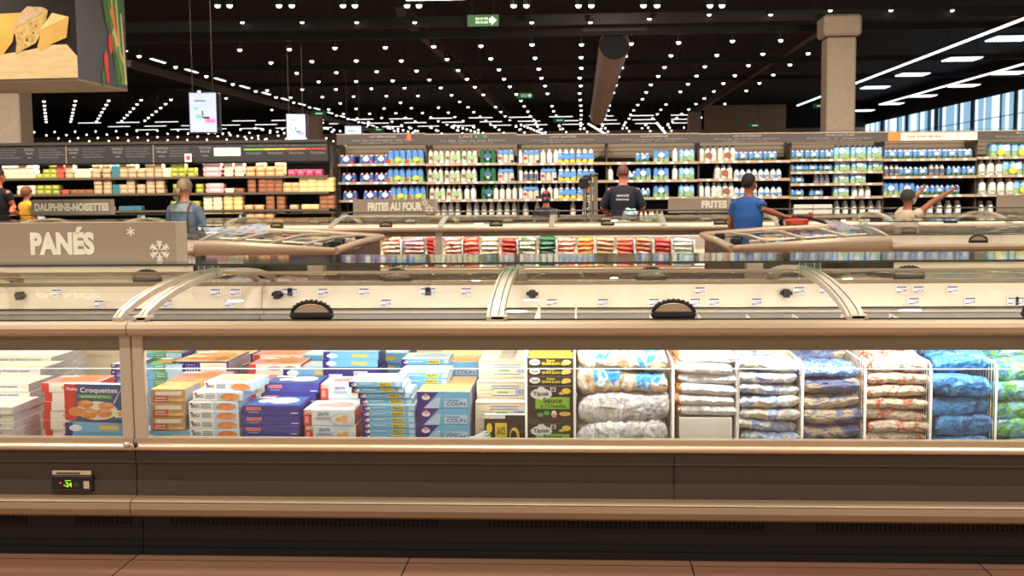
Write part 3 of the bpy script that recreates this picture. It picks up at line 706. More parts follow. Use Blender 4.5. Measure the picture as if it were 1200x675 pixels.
# clear price sheets lying on the two heads
PS = mat('clear plastic sheet', (222,226,238), .15, var=.05, alpha=.75, coat=.4); PS2 = mat('lilac plastic sheet', (214,204,216), .2, var=.05, alpha=.8, coat=.4)
for pts, mt, lab, rows in (([(237,266),(312,262.5),(314,272),(243,279)], PS, 'bluish clear plastic price sheet leaning on the left freezer head', 4), ([(966,259),(1030,265),(1024,273),(972,266)], PS2, 'pale lilac plastic price sheet lying on the right freezer head', 3)):
    Ys = [12.2, 12.2, 11.6, 11.6]
    q3 = [P(a, b, y) for (a, b), y in zip(pts, Ys)]; c = sum(q3, Vector())/4
    m = MB(); vs = []; N_ = 10
    for j in range(4):
        for i in range(N_+1):
            u = i/N_; v = j/3; p = (q3[0]*(1-u)+q3[1]*u)*(1-v) + (q3[3]*(1-u)+q3[2]*u)*v - c; vs.append((p.x, p.y, p.z + .012*math.sin(u*9+v*2)))
    m.add(vs, [(j*(N_+1)+i, j*(N_+1)+i+1, (j+1)*(N_+1)+i+1, (j+1)*(N_+1)+i) for j in range(3) for i in range(N_)], mt, True)
    for j in range(3):
        for i in range(N_):
            if (i*3+j) % 2: a0 = Vector(vs[j*(N_+1)+i]); a1 = Vector(vs[j*(N_+1)+i+1]); a2 = Vector(vs[(j+1)*(N_+1)+i+1]); a3 = Vector(vs[(j+1)*(N_+1)+i])
            else: continue
            e = Vector((0,0,.004)); l_ = lambda u, v: (a0*(1-u)+a1*u)*(1-v)+(a3*(1-u)+a2*u)*v + e
            m.add([l_(.2,.3), l_(.8,.3), l_(.8,.6), l_(.2,.6)], [(0,1,2,3)], LIL)
    tag(m.build('price_sheet', None, c), lab, 'price sheet')

# --- third row
Y3 = 14.5
lp = 1.44; h0 = X(712, 258, Y3); lids3 = []
for k in range(-6, 5): lids3.append((h0+lp*(k-.5), h0+lp*(k+.5), h0+lp*k))
xm = X(514.5, 290, Y3)
row3 = island(lids3[0][0], lids3[-1][1], Y3, 'long freezer in the third row with red and green bags behind its window', zr=Z(600,266,Y3), lids=lids3, deep=2.0, detail=False, posts=[xm, X(852,290,Y3), X(1200,285,Y3)], side_post=.045)
area('freezer tube and fill', (-.8, Y3+.05, .9), 16, 52, (1,.96,.9), (math.radians(20),0,0), .03)
area('freezer tube and fill', (-.8, Y3+1.0, 1.05), 16, 110, (1,.95,.88), (math.radians(50),0,0), .05)

# ---------------------------------------------------------------- aisle signs
SG = mat('taupe sign board', (172,150,132), .5, var=.02, scale=2); SGL = mat('taupe sign end strip', (190,170,150), .45); LET = mat('cream lettering', (240,228,205), .5, emit=.15)
def flake(m, cx, cz, r, o, big=True):
    for k in range(6):
        a = PI/3*k + PI/6; d = Vector((math.cos(a), math.sin(a))); n = Vector((-d.y, d.x)); w = r*.075
        def bar_(p, q, w): 
            e = (q-p).normalized(); nn = Vector((-e.y, e.x))
            m.poly2([tuple(p-nn*w), tuple(q-nn*w), tuple(q+nn*w), tuple(p+nn*w)], LET, o, UX, UZ, .002+.0001*k)
        c0 = Vector((cx, cz))
        if big:
            bar_(c0+d*r*.18, c0+d*r, w)
            for f in (.45, .72):
                for s in (-1, 1): bar_(c0+d*r*f, c0+d*r*(f+.24)+n*s*r*.27, w*.95)
        else: bar_(c0, c0+d*r, r*.14)
def sign(px0, px1, py0, py1, Y, label, txt=None, tx=None, fl=(), tsz=None):
    xa, xb = X(px0, py1, Y), X(px1, py1, Y); zb, zt = Z(px1, py1, Y), Z(px1, py0, Y); t = thing('aisle_sign', label, 'sign', ((xa+xb)/2, Y, zb)); h = zt-zb; w = (xb-xa)/2
    m = MB(); m.bbox(-w, w, 0, .018, .0, h, SG, .002); m.build('sign_board', t)
    m = MB(); m.box(w-.045*h/.2, w, -.004, 0, .002, h-.002, SGL); m.box(-w, w, -.006, .024, -.006, .008, SGL); m.build('end_strip', t)
    m = MB(); o = (0, -.001, 0)
    if txt: m.text2(txt, X(tx[0],py1,Y)-(xa+xb)/2, X(tx[1],py1,Y)-(xa+xb)/2, h*tsz[0], h*tsz[1], LET, o, UX, UZ, .002, .055)
    for fx, fz, r, big in fl: flake(m, X(fx,py1,Y)-(xa+xb)/2, h*fz, r, o, big)
    if m.v: m.build('lettering', t)
ys = Y1 + .9
sign(-90, 219, 259.5, 311.5, ys, 'large taupe aisle sign reading PANÉS with two snowflakes', 'PANÉS', (37,112), [(155,.78,.022,False),(188,.34,.05,True)], (.26,.90))
y3s = Y3 + 1.0
sign(37, 134, 233.5, 251.5, y3s, 'aisle sign reading DAUPHINE-NOISETTES at the left', 'DAUPHINE-NOISETTES', (41,128), [], (.25,.78))
sign(414, 513, 233, 250.5, y3s, 'aisle sign reading FRITES AU FOUR', 'FRITES AU FOUR', (431,495), [(498,.75,.045,True),(503,.3,.06,True)], (.22,.8))
sign(783, 857, 231.5, 248.5, y3s, 'aisle sign reading FRITES beside the man in blue', 'FRITES', (822,852), [], (.28,.82))
sign(1168, 1290, 227.5, 246.5, y3s, 'blank end of an aisle sign at the right edge')
# ================================================================ FOOD IN THE FRONT FREEZER
random.seed(21)
CREAM = mat('carton cream', (232,222,204), .55, var=.04); WHT2 = mat('carton white', (236,236,234), .5, var=.03); KRA = mat('carton kraft', (196,150,92), .55, var=.12, scale=20)
REDP = mat('print red', (206,58,44), .45); ORP = mat('print orange', (226,140,76), .45, var=.25, scale=40); NAVY = mat('print indigo', (38,38,128), .42); BLUP = mat('print blue', (62,98,168), .42); SKY = mat('print sky blue', (112,182,222), .42, var=.1, scale=12)
PUR = mat('print purple', (62,44,132), .42); GRP = mat('print green', (96,168,74), .45); YEL = mat('print yellow', (232,210,60), .45, var=.1, scale=20); BLP = mat('print black brown', (50,44,34), .4, var=.2, scale=25); LIM = mat('print lime', (140,196,60), .45)
TAN = mat('print tan food', (222,178,120), .5, var=.18, scale=30); PINK = mat('print pink', (236,150,140), .45); GREY = mat('print grey text', (120,124,140), .5); DGR = mat('print dark green', (52,92,44), .45); INKB = mat('print navy ink', (50,70,140), .5); STEEL = mat('print slate blue', (62,84,126), .42, var=.2, scale=10); PALE = mat('print pale blue', (186,214,236), .45, var=.1, scale=10); CAR = mat('carton side grey', (170,164,170), .6)
ZF = .402
FR = Y1 + .10                                      # front of the stacks
def carton(w, d, h, name, base, top=None, side=None, art=None, topart=None, sideart=None):
    m = MB(); m.bbox(-w/2, w/2, 0, d, 0, h, base, .0015)
    if top: m.rect2(.002, w-.002, .002, d-.002, top, (-w/2, 0, h), UX, UY, .0004)
    if side: 
        m.rect2(.002, d-.002, .002, h-.002, side, (w/2, 0, 0), UY, UZ, .0004)
        m.rect2(.002, d-.002, .002, h-.002, side, (-w/2, d, 0), (0,-1,0), UZ, .0004)
    if art: art(m, (-w/2, 0, 0), w, h)
    if topart: topart(m, (-w/2, 0, h), w, d)
    o = m.build(name); tag(o, None, 'frozen food box'); k = Kit(o); k.w, k.d, k.h = w, d, h; return k
def F_(m, o, w, h):                                 # front-face drawing helpers in 0..1 units
    return (lambda a0,a1,b0,b1,mt,off=.0012: m.rect2(a0*w,a1*w,b0*h,b1*h,mt,o,UX,UZ,off),
            lambda a,b,ra,rb,mt,off=.0016,n=12: m.disc2(a*w,b*h,ra*w,rb*h,mt,o,UX,UZ,off,n),
            lambda t,a0,a1,b0,b1,mt,off=.002,bo=.02: m.text2(t,a0*w,a1*w,b0*h,b1*h,mt,o,UX,UZ,off,bo))
def T_(m, o, w, d):
    return (lambda a0,a1,b0,b1,mt,off=.0012: m.rect2(a0*w,a1*w,b0*d,b1*d,mt,o,UX,UY,off),
            lambda a,b,ra,rb,mt,off=.0016,n=12: m.disc2(a*w,b*d,ra*w,rb*d,mt,o,UX,UY,off,n))
def top_food(base, food):
    def f(m, o, w, d):
        r, e = T_(m, o, w, d); r(.02,.98,.02,.98,base,.0008); e(.62,.5,.27,.33,food); e(.3,.45,.12,.2,food); r(.05,.4,.75,.92,WHT2)
    return f
def a_kraft(m, o, w, h):
    r, e, t = F_(m, o, w, h); r(.15,.9,.55,.85,CREAM); r(.08,.5,.08,.5,REDP); t('SAVEURS',.14,.44,.3,.44,WHT2); r(.12,.48,.16,.22,CREAM,.002); r(.55,.95,.12,.3,TAN)
def a_bio(m, o, w, h):
    r, e, t = F_(m, o, w, h); r(.5,.98,.06,.94,PALE); e(.76,.48,.20,.38,ORP); e(.68,.4,.12,.25,ORP); t('BIO',.06,.22,.35,.72,DGR); e(.06,.8,.03,.12,REDP)
    for b in (.75,.6,.45,.3): r(.26,.46,b,b+.06,GREY)
def a_indigo(m, o, w, h):
    r, e, t = F_(m, o, w, h); r(.06,.32,.5,.82,PINK); t('SAVOYARDE',.07,.31,.56,.75,REDP); r(.4,.7,.7,.76,BLUP); r(.4,.66,.5,.54,BLUP); r(.84,.96,.2,.28,WHT2); r(.1,.28,.3,.36,PALE)
def a_findus(m, o, w, h):
    r, e, t = F_(m, o, w, h); r(.0,.16,.02,.98,REDP); r(.02,.18,.72,.92,WHT2); t('Findus',.03,.17,.75,.9,REDP); r(.03,.1,.15,.6,PINK); t('GRATIN',.28,.5,.62,.84,INKB); r(.26,.54,.5,.53,GREY); t('FONDANT',.24,.54,.36,.48,GREY); e(.74,.4,.24,.42,PALE); e(.76,.4,.19,.33,CREAM,.002); e(.68,.4,.06,.16,TAN,.0024); e(.8,.5,.07,.16,TAN,.0024); e(.8,.28,.07,.13,TAN,.0024)
def a_thin(m, o, w, h):
    r, e, t = F_(m, o, w, h); r(.0,.13,.02,.98,NAVY); e(.1,.5,.05,.3,WHT2); e(.08,.6,.02,.2,REDP,.002); r(.56,.8,.2,.85,YEL); t('FILETS',.58,.78,.35,.7,BLP); r(.2,.45,.55,.65,WHT2); r(.88,.98,.1,.9,PALE)
def a_coral(m, o, w, h):
    r, e, t = F_(m, o, w, h); r(0,1,0,1,SKY); m.poly2([(0,0),(w*.12,0),(w*.42,h),(0,h)], PUR, o, UX, UZ, .0014); e(.17,.66,.08,.16,WHT2,.002); e(.17,.78,.04,.12,PINK,.0024)
    m.poly2([(w*.12,0),(w*.42,0),(w*.45,h*.7),(w*.35,h*.6)], PALE, o, UX, UZ, .0013)
    r(.52,.95,.08,.6,PALE,.0018); t('10 Bâtonnets',.54,.8,.42,.56,BLUP); t('COLIN',.56,.92,.16,.38,INKB)
def a_back(m, o, w, h):
    r, e, t = F_(m, o, w, h); 
    for b in (.74,.6,.18): r(.3,.86,b,b+.035,BLUP)
    for b in (.5,.3,.12): r(.08,.34,b,b+.02,TAN)
    r(.42,.64,.36,.44,GRP); r(.78,.98,.25,.6,WHT2)
    for k in range(8): r(.79+.023*k,.80+.023*k,.28,.57,INKB,.002)
    r(.02,.98,.94,.98,TAN); r(.3,.33,.5,.53,DGR)
def a_spine(m, o, w, h):
    r, e, t = F_(m, o, w, h); e(.16,.52,.12,.36,WHT2); t('Tipiak',.08,.24,.36,.66,BLP,.003); t('Sauce',.42,.6,.62,.86,YEL); t('BEURRE BLANC',.32,.72,.22,.52,YEL); e(.86,.5,.1,.3,TAN); e(.8,.35,.06,.2,YEL,.002)
def a_tipiak(m, o, w, h):
    r, e, t = F_(m, o, w, h); e(.3,.78,.24,.15,WHT2); e(.3,.93,.08,.05,WHT2); t('Tipiak',.12,.48,.71,.85,BLP,.003); r(.17,.92,.38,.7,LIM); t('Sauce',.34,.76,.54,.68,BLP); t("à l'Oseille",.28,.84,.41,.51,DGR,.002)
    e(.85,.86,.1,.08,YEL); e(.75,.8,.07,.04,TAN); e(.28,.22,.07,.06,GRP); e(.42,.27,.07,.06,GRP); e(.58,.24,.06,.1,WHT2); e(.58,.2,.05,.06,ORP,.002); e(.82,.25,.13,.06,YEL); e(.82,.27,.12,.04,TAN,.002); r(.5,.62,.84,.96,WHT2); t('8',.52,.6,.85,.95,BLP,.003); r(.03,.25,.0,.1,DGR)
def a_sauce(m, o, w, h):
    r, e, t = F_(m, o, w, h); r(.26,.54,.06,.82,YEL); t('SAUCE',.3,.5,.55,.72,BLP); t('CITRON',.3,.5,.2,.36,DGR); e(.12,.7,.07,.12,YEL); e(.1,.5,.06,.1,LIM); e(.72,.5,.12,.22,YEL); e(.7,.5,.08,.15,BLP,.002); r(.0,.5,.92,1.,WHT2); e(.75,.14,.14,.1,PINK)
def a_croq(m, o, w, h):
    r, e, t = F_(m, o, w, h); r(0,1,0,1,STEEL,.001); r(0,.2,.0,1,REDP,.0012); r(.03,.24,.80,.95,REDP,.0018); t('Findus',.05,.23,.83,.92,WHT2,.0026); r(.04,.18,.25,.76,REDP,.002)
    t('Croquettes',.28,.92,.74,.92,WHT2,.003); r(.24,.82,.62,.72,GRP,.002); t('de Pommes de Terre',.3,.78,.645,.695,WHT2,.003,.0)
    e(.55,.28,.36,.26,CREAM,.002,24)
    for a, b, ra, rb in ((.36,.46,.14,.11),(.2,.24,.14,.13),(.42,.2,.15,.15),(.68,.22,.14,.13),(.72,.42,.14,.1)): e(a,b,ra,rb,ORP,.0026); 
    for a, b in ((.38,.5),(.45,.26),(.7,.27),(.74,.46)): e(a,b,.09,.05,TAN,.003)
    r(.86,.98,.1,.3,WHT2,.003); r(.88,.93,.14,.26,YEL,.0034); r(.93,.97,.14,.26,ORP,.0034); m.poly2([(w*.84,h*.5),(w*.99,h*.92),(w,h*.92),(w*.86,h*.48)], PALE, o, UX, UZ, .003)
def a_whiteblue(m, o, w, h):
    r, e, t = F_(m, o, w, h); r(.02,.98,.1,.5,CREAM); t('Croque de Poisson pané',.2,.86,.5,.85,BLUP,.002,.01); r(.0,.16,.1,.4,PALE)
def a_purple(m, o, w, h):
    r, e, t = F_(m, o, w, h); r(0,1,0,1,PUR); e(.1,.78,.06,.12,GRP); e(.1,.78,.045,.08,WHT2,.002); r(.22,.42,.55,.92,NAVY); r(.5,.97,.06,.9,CREAM)
    for k in range(5): r(.24+.05*k,.26+.05*k,.05,.5,PALE,.002)
    r(.24,.4,.66,.72,PINK,.002)
def a_green(m, o, w, h):
    r, e, t = F_(m, o, w, h); r(.2,.55,.1,.9,GRP); r(.55,1,.0,1,PALE); r(0,.2,0,1,SKY)
    for b in (.7,.4): r(.26,.5,b,b+.08,WHT2,.002)
def a_orange(m, o, w, h):
    r, e, t = F_(m, o, w, h); r(0,1,0,1,TAN); e(.12,.5,.09,.36,PINK); t('BIO',.07,.17,.4,.6,REDP); r(.33,.4,.2,.8,GREY); e(.8,.45,.16,.4,ORP)
def a_coralwide(m, o, w, h):
    r, e, t = F_(m, o, w, h); r(0,1,0,1,SKY); r(0,.12,0,1,NAVY); e(.16,.5,.1,.3,WHT2,.0016); r(.52,.82,.3,.75,TAN); r(.55,.8,.4,.6,YEL,.002)
def a_deepblue(m, o, w, h):
    r, e, t = F_(m, o, w, h); r(0,1,0,1,NAVY); r(.1,.34,.34,.62,WHT2); r(.54,.78,.25,.8,WHT2)
    for k in range(9): r(.56+.024*k,.57+.024*k,.32,.74,INKB,.002)
def a_redwhite(m, o, w, h):
    r, e, t = F_(m, o, w, h); r(0,1,0,1,CREAM); r(0,.14,0,1,REDP); e(.5,.5,.14,.3,PINK); e(.8,.45,.14,.36,ORP)
sx = Y1/F*1.023                                    # metres per pixel at the front of the stacks
def W(px): return px*FR/F
K_kraft = carton(W(43), .19, .052, 'frozen_food_box', KRA, TAN, CAR, a_kraft)
K_bio = carton(W(61), .20, .037, 'frozen_food_box', WHT2, None, PALE, a_bio, top_food(WHT2, TAN))
K_ind = carton(W(70), .20, .043, 'frozen_food_box', mat('carton indigo',(58,60,150),.42,var=.05), None, NAVY, a_indigo, top_food(BLUP, WHT2))
K_fin = carton(W(62), .20, .060, 'frozen_food_box', mat('carton frost white',(224,232,238),.45,var=.04), None, REDP, a_findus, top_food(WHT2, PINK))
K_thin = carton(W(64), .21, .0235, 'frozen_food_box', SKY, None, WHT2, a_thin, top_food(WHT2, PALE))
K_cor = carton(W(63), .10, .063, 'frozen_food_box', SKY, TAN, CAR, a_coral)
K_bck = carton(W(60), .07, .082, 'frozen_food_box', mat('carton ivory back',(220,208,184),.5,var=.04), CREAM, CAR, a_back)
K_spn = carton(W(54), .16, .036, 'sauce_box', BLP, YEL, BLP, a_spine)
K_tip = carton(W(54), .035, .150, 'sauce_box', BLP, BLP, BLP, a_tipiak)
K_sau = carton(W(50), .035, .092, 'sauce_box', BLP, WHT2, BLP, a_sauce)
K_cro = carton(W(76), .05, .152, 'frozen_food_box', STEEL, PALE, REDP, a_croq)
K_wb = carton(.36, .24, .036, 'frozen_food_box', mat('carton bright white',(214,208,196),.5,var=.03), CREAM, CAR, a_whiteblue)
K_pur = carton(.26, .20, .050, 'frozen_food_box', PUR, None, CAR, a_purple, top_food(TAN, ORP))
K_grn = carton(.17, .20, .036, 'frozen_food_box', SKY, None, NAVY, a_green, top_food(GRP, ORP))
K_org = carton(.23, .20, .040, 'frozen_food_box', TAN, None, CAR, a_orange, top_food(PINK, ORP))
K_cw = carton(.28, .20, .046, 'frozen_food_box', SKY, None, NAVY, a_coralwide, top_food(PALE, WHT2))
K_db = carton(.29, .20, .075, 'frozen_food_box', NAVY, None, NAVY, a_deepblue, top_food(NAVY, TAN))
K_rw = carton(.24, .20, .040, 'frozen_food_box', CREAM, None, REDP, a_redwhite, top_food(PINK, ORP))
def stack(K, cx, Y, ztop, label, group, n=None, jit=.004, lean=0., zb=ZF, twist=.02, cat='frozen food box'):
    """boxes piled from the tub floor up to ztop; cx centre x"""
    H = ztop - zb; n = n or max(1, int(round(H/K.h))); s = H/(n*K.h)
    for i in range(n):
        o = K.put((cx + lean*i + random.uniform(-jit, jit), Y + random.uniform(0, jit), zb + i*K.h*s), label, group, (0,0,random.uniform(-twist,twist)), (1,1,s*.985)); o['category'] = cat
def st(K, px0, px1, py, Y, label, group, **k):
    pm_ = (px0+px1)/2; stack(K, X(pm_, py, Y), Y, Z(pm_, py, Y), label, group, **k)
A = FR
# 1 kraft boxes over a blue one
L = 'kraft brown box with a red label stacked against the glass by the post'; G = 'kraft brown boxes by the post'
st(K_kraft, 174, 217, 456, A, L, G, twist=.015, zb=Z(195,505,A))
stack(K_cw, X(192,505,A)+.03, A+.002, Z(195,505,A)-.001, 'pale blue box under the kraft brown boxes', 'pale blue boxes under the kraft ones', twist=0)
# 2 bio boxes, the top ones pushed right and back
L = 'white BIO box with orange food pictures in the front stack'; G = 'white BIO boxes in front'
zt = Z(255,471,A)
st(K_bio, 220, 280, 471, A, L, G, twist=.01)
o = K_bio.put((X(256,465,A+.03), A+.012, zt+.002), 'white BIO box second from the top, shifted to the right', None, (0,0,-.05)); 
o = K_bio.put((X(268,454,A+.04), A+.03, zt+.040), 'topmost white BIO box, lying open topped and shifted right', None, (0,0,-.08))
# 3 indigo
st(K_ind, 282, 352, 475, A, 'indigo box of potato gratin in the low front stack', 'indigo boxes in the front stack')
st(K_ind, 307, 372, 449, A+.23, 'indigo box of potato gratin in the taller stack behind', 'indigo boxes in the stack behind', jit=.008)
# 4 gratin
st(K_fin, 355, 417, 480, A, 'white box with red end and pictured dumplings, front stack', 'white boxes with red ends in front')
st(K_fin, 375, 432, 450, A+.23, 'white box with red end in the taller stack behind', 'white boxes with red ends behind')
# 5 thin boxes
zt = Z(455,475,A)
st(K_thin, 424, 486, 475, A, 'thin sky blue box with yellow tab low in the tall front stack', 'thin sky blue boxes, aligned lower part', jit=.002, twist=.01)
for px, dz, dy, lab in ((452,.001,.01,'first thin sky blue box above the aligned pile'),(450,.0255,.006,'second thin sky blue box above the aligned pile'),(443,.050,.0,'thin sky blue box next to the top, shifted left'),(440,.0745,-.004,'topmost thin sky blue box of the tall front stack')):
    K_thin.put((X(px,460,A), A+.006+dy, zt+dz), lab, None, (0,0,.02))
st(K_thin, 470, 520, 437, A+.235, 'thin sky blue box in the second row pile', 'thin sky blue boxes in the second row', jit=.01)
# 6 fish fingers cartons, rows receding
for r in range(4): st(K_cor, 488+r*4, 550+r*3, 459-r*4.6, A+.115*r, ['sky blue and purple carton of fish sticks against the glass','sky blue and purple carton, second row back','sky blue and purple carton, third row back','sky blue and purple carton, fourth row back'][r], 'sky blue and purple cartons row %s' % 'abcd'[r], jit=.002, twist=.0)
for r in range(7): st(K_cor, 505+r*2, 560+r*1.5, 424-r*2.2, A+.50+.115*r, 'sky blue and purple carton of the higher pile behind', 'sky blue and purple cartons of the higher pile', jit=.003, twist=.0)
# 7 ivory backs
for r in range(16):
    py = [471,447,422,419,416,413][r] if r < 6 else 411-(r-6)*.8
    st(K_bck, 557+min(r,6)*2, 615+min(r,2), py, A+.045+.078*r, ['ivory carton back with barcode, nearest row','ivory carton back with barcode, second row','ivory carton back with barcode, third row'][min(r,2)] if r < 3 else 'ivory carton in the rows behind the barcode cartons', 'ivory cartons row %s' % 'abcd'[min(r,3)], jit=.001, twist=0)
o = K_sau.put((X(592,487,A), A-.003, ZF+.002), 'black sauce box with yellow label at the foot of the ivory cartons', None, (0,0,0)); o.scale = (1,1,(Z(592,487,A)-ZF)/.092)
# 8 sauce boxes between dividers
xs_ = X(645,480,A); zt = Z(645,496,A)
K_sp2 = K_tip
K_tip.put((xs_, A, ZF-.07+.07), 'black sauce box standing at the very bottom behind the rail', None, scale=(1,1,(zt-ZF)/.15))
K_tip.put((xs_, A+.002, zt+.001), 'black sauce box with a lime green label facing the glass', None, scale=(1,1,(Z(645,452,A)-zt-.002)/.15))
z1 = Z(645,452,A)
for i in range(3):
    K_spn.put((xs_, A+.012, z1+.001+.0375*i), ['black sauce box with blue and white lettering, lowest of three lying flat','black sauce box with blue and white lettering, middle of three lying flat','black sauce box with yellow lettering, top of three lying flat'][i], None)
for r in range(8): st(K_spn, 617+r*1.2, 671+r*.8, 417-r*1.4, A+.2+.175*r, 'black and yellow sauce box in the rows behind', 'black and yellow sauce boxes behind', jit=.001, twist=0)
# left unit
for r, (x1, py) in enumerate(((20,467),(33,450),(47,432),(59,419),(66,413),(72,409),(78,408))):
    y = A + .02 + .235*r; x = X(x1, py, y) - .18
    if r: stack(K_wb, x, y, Z(x1-30, py, y), 'white box with small blue lettering in the stepped rows of the left unit', 'white boxes in stepped rows', jit=.003, twist=.0)
stack(K_wb, X(10,470,A)-.175, A+.02, Z(0,478,A), 'white box with small blue lettering in the front row at the left edge', 'white boxes of the front row at left', jit=.003)
zc = Z(110,493,A)
st(K_cw, 81, 146, 495, A, 'purple and white box carrying the croquettes box', 'purple and white boxes under the croquettes', twist=0)
K_cro.put((X(110,490,A), A+.004, zc), 'large blue and red croquettes box standing behind the glass of the left unit', None, (0,0,-.09))
st(K_rw, 60, 100, 449, A+.14, 'white box with red corner behind the croquettes box', 'red cornered boxes behind the croquettes', jit=.01)
xp = X(129,428,A+.45)+.06; K_pn = carton(.12,.2,.03,'frozen_food_box',PUR,CREAM,CAR,a_purple); stack(K_pn, min(xp, xj-.09), A+.45, Z(135,427,A+.45), 'small purple box piled behind the croquettes box near the post', 'small purple boxes near the post')
# rows behind on the right unit
st(K_org, 192, 262, 444, A+.225, 'peach coloured box with orange food behind the kraft ones', 'peach coloured boxes second row', jit=.006)
for r, py in ((0,427),(1,414)): st(K_grn, 172, 214, py, A+.45+.225*r, ['green and blue box in the tall pile behind the post','green and blue box of the pile farther behind the post'][r], 'green and blue boxes %s' % 'ab'[r], jit=.006)
for r, py in ((0,424),(1,419),(2,415),(3,411)): st(K_pur, 199+r*17, 266+r*14, py, A+.47+.225*r, ['purple box with a white back panel in the third row','purple box one row behind the white backed one','purple box two rows behind the white backed one','purple box three rows behind the white backed one'][r], 'purple boxes row %s' % 'abcd'[r], jit=.008)
for r, (py, px) in enumerate(((427,283),(416,288),(411,295))): st(K_rw, px+6, px+68, py, A+.47+.225*r, 'cream box with red end and orange food among the back rows', 'cream boxes with red ends at the back', jit=.012)
for r, (py, px) in enumerate(((431,325),(417,333),(411,345))): st(K_cw, px+18, px+66, py, A+.47+.225*r, ['sky blue box with tan fish picture, third row','sky blue box with tan fish picture, fourth row','sky blue box with tan fish picture, fifth row'][r], 'sky blue boxes row %s' % 'abc'[r], jit=.01)
K_db.put((0,0,0))
zt = Z(415,431,A+.47)
for r in range(4): 
    o = K_db.put((X(412,440,A+.47), A+.47, ZF+r*(zt-ZF)/4), 'deep blue box with a barcode in the third row', 'deep blue barcode boxes', (0,0,.0), (.9,1,(zt-ZF)/4/.076)) if r else K_db.o
K_db.o.location = (X(412,440,A+.47), A+.47, ZF); K_db.o.scale = (.9,1,(zt-ZF)/4/.076); tag(K_db.o, 'deep blue box with a barcode in the third row', None, 'deep blue barcode boxes')
K_t2 = K_cw
for i in range(2): K_cw.put((X(410,425,A+.47)+.004*i, A+.475, zt+.002+.047*i*.75), ['sky blue box lying on the deep blue barcode boxes','sky blue box topmost over the deep blue barcode boxes'][i], None, (0,0,.0), (.9,1,.75))
for r, (py, px) in enumerate(((414,428),(410,436))): st(K_cw, px-20, px+45, py, A+.70+.225*r, 'sky blue box at the back behind the barcode boxes', 'sky blue boxes behind the barcode boxes', jit=.01)
for r in range(1): st(K_thin, 478+r*3, 520+r*3, 421-r*3.5, A+.47+.225*r, 'thin sky blue box in the back rows beside the fish stick cartons', 'thin sky blue boxes in the back rows', jit=.01)

# ---------------------------------------------------------------- bags
from mathutils import noise
def bag(w, d, h, name, mt, seed, label=None, seal=None, nx=34, ny=20, crump=.3, print_=None):
    """a filled pillow of plastic film, creased, with flat sealed ends"""
    rnd = random.Random(seed); m = MB(); off = Vector((rnd.uniform(0,50), rnd.uniform(0,50), rnd.uniform(0,50)))
    ax = rnd.uniform(-.12,.12); S = (w+d)/2
    def hgt(u, v):
        e = (1-abs(u)**6)*(1-abs(v)**5)
        return max(0, e)**.27
    for sg in (1, -1):
        vs = []
        for j in range(ny+1):
            for i in range(nx+1):
                u, v = -1+2*i/nx, -1+2*j/ny; u = math.sin(u*PI/2*.96)/math.sin(PI/2*.96); v = math.sin(v*PI/2*.96)/math.sin(PI/2*.96)
                hh = hgt(u, v); p = Vector((u*1.6, v*1.6, sg*.7)) + off
                n1 = noise.noise(p*1.3); n2 = noise.noise(p*3.2); n3 = abs(noise.noise(p*5.5)) + .6*abs(noise.noise(p*11))
                z = h*.5 + sg*h*.5*hh*(1 + crump*(.9*n1 + .6*n2) - crump*1.1*n3) + h*.16*(1-hh)*noise.noise(Vector((u*3, v*3, 0))+off) + h*ax*u
                k = 1 + .05*noise.noise(Vector((v*4, 3, 0))+off) ; k2 = 1 + .05*noise.noise(Vector((u*4, 9, 0))+off)
                vs.append((u*w/2*k, d/2 + v*d/2*k2 + .006*n2, z))
        fs = [(j*(nx+1)+i, j*(nx+1)+i+1, (j+1)*(nx+1)+i+1, (j+1)*(nx+1)+i) for j in range(ny) for i in range(nx)]
        if sg < 0: fs = [f[::-1] for f in fs]
        if seal:
            a = [f for f in fs if (min(f) % (nx+1)) in seal[1]]; b = [f for f in fs if f not in a]
            m.add(vs, b, mt, True); m.add(vs, a, seal[0], True)
        else: m.add(vs, fs, mt, True)
    if print_: print_(m, w, d, h)
    o = m.build(name); tag(o, label, 'frozen food bag'); k = Kit(o); k.w, k.d, k.h = w, d, h; return k
B_bread = blend('film over bread', [(206,176,138),(226,202,168),(190,158,120),(236,226,210),(200,168,128)], 9, .25, .8, 40); B_bandb = blend('film blue band', [(40,136,204),(70,160,218),(225,238,244),(60,150,212)], 16, .25, .6, 45)
B_white = blend('film white', [(240,240,238),(228,230,232),(212,214,218)], 13, .3, .9, 45); B_or = blend('film orange end', [(204,110,54),(226,150,80),(238,232,224)], 36.4, .3, .9, 45)
B_clear = blend('film clear pale blue', [(218,224,234),(150,176,222),(236,240,246),(216,204,184),(190,206,232)], 8.58, .22, .9, 45); B_clear2 = blend('film pale tan clear', [(222,204,172),(236,222,196),(212,190,158),(240,234,222)], 11.44, .25, .9, 45)
B_navy = blend('film navy over tan', [(82,92,140),(112,124,166),(198,178,152),(208,190,164),(96,104,148)], 7.15, .28, .9, 45, (1,1,2.2)); B_shine = blend('film blue shiny', [(92,150,232),(160,196,244),(60,110,204),(216,228,248)], 23.4, .18, .9, 45)
B_redc = blend('film clear with red print', [(216,200,172),(226,214,192),(206,188,160),(214,98,70),(230,220,202),(212,194,168)], 10.01, .25, .9, 45); B_redt = blend('film clear with more red', [(222,206,180),(238,232,222),(216,90,62),(228,214,192)], 11.44, .2, .9, 45)
B_blue = blend('film bright blue', [(58,148,214),(96,176,228),(40,112,178),(70,156,216)], 10.4, .22, .9, 45); B_blue2 = blend('film deep blue', [(44,112,172),(66,138,194),(34,86,140)], 10.4, .25, .9, 45)
B_aqua = blend('film aqua and green', [(120,194,208),(150,214,222),(120,190,80),(60,140,180),(190,226,230)], 8.58, .25, .9, 45)
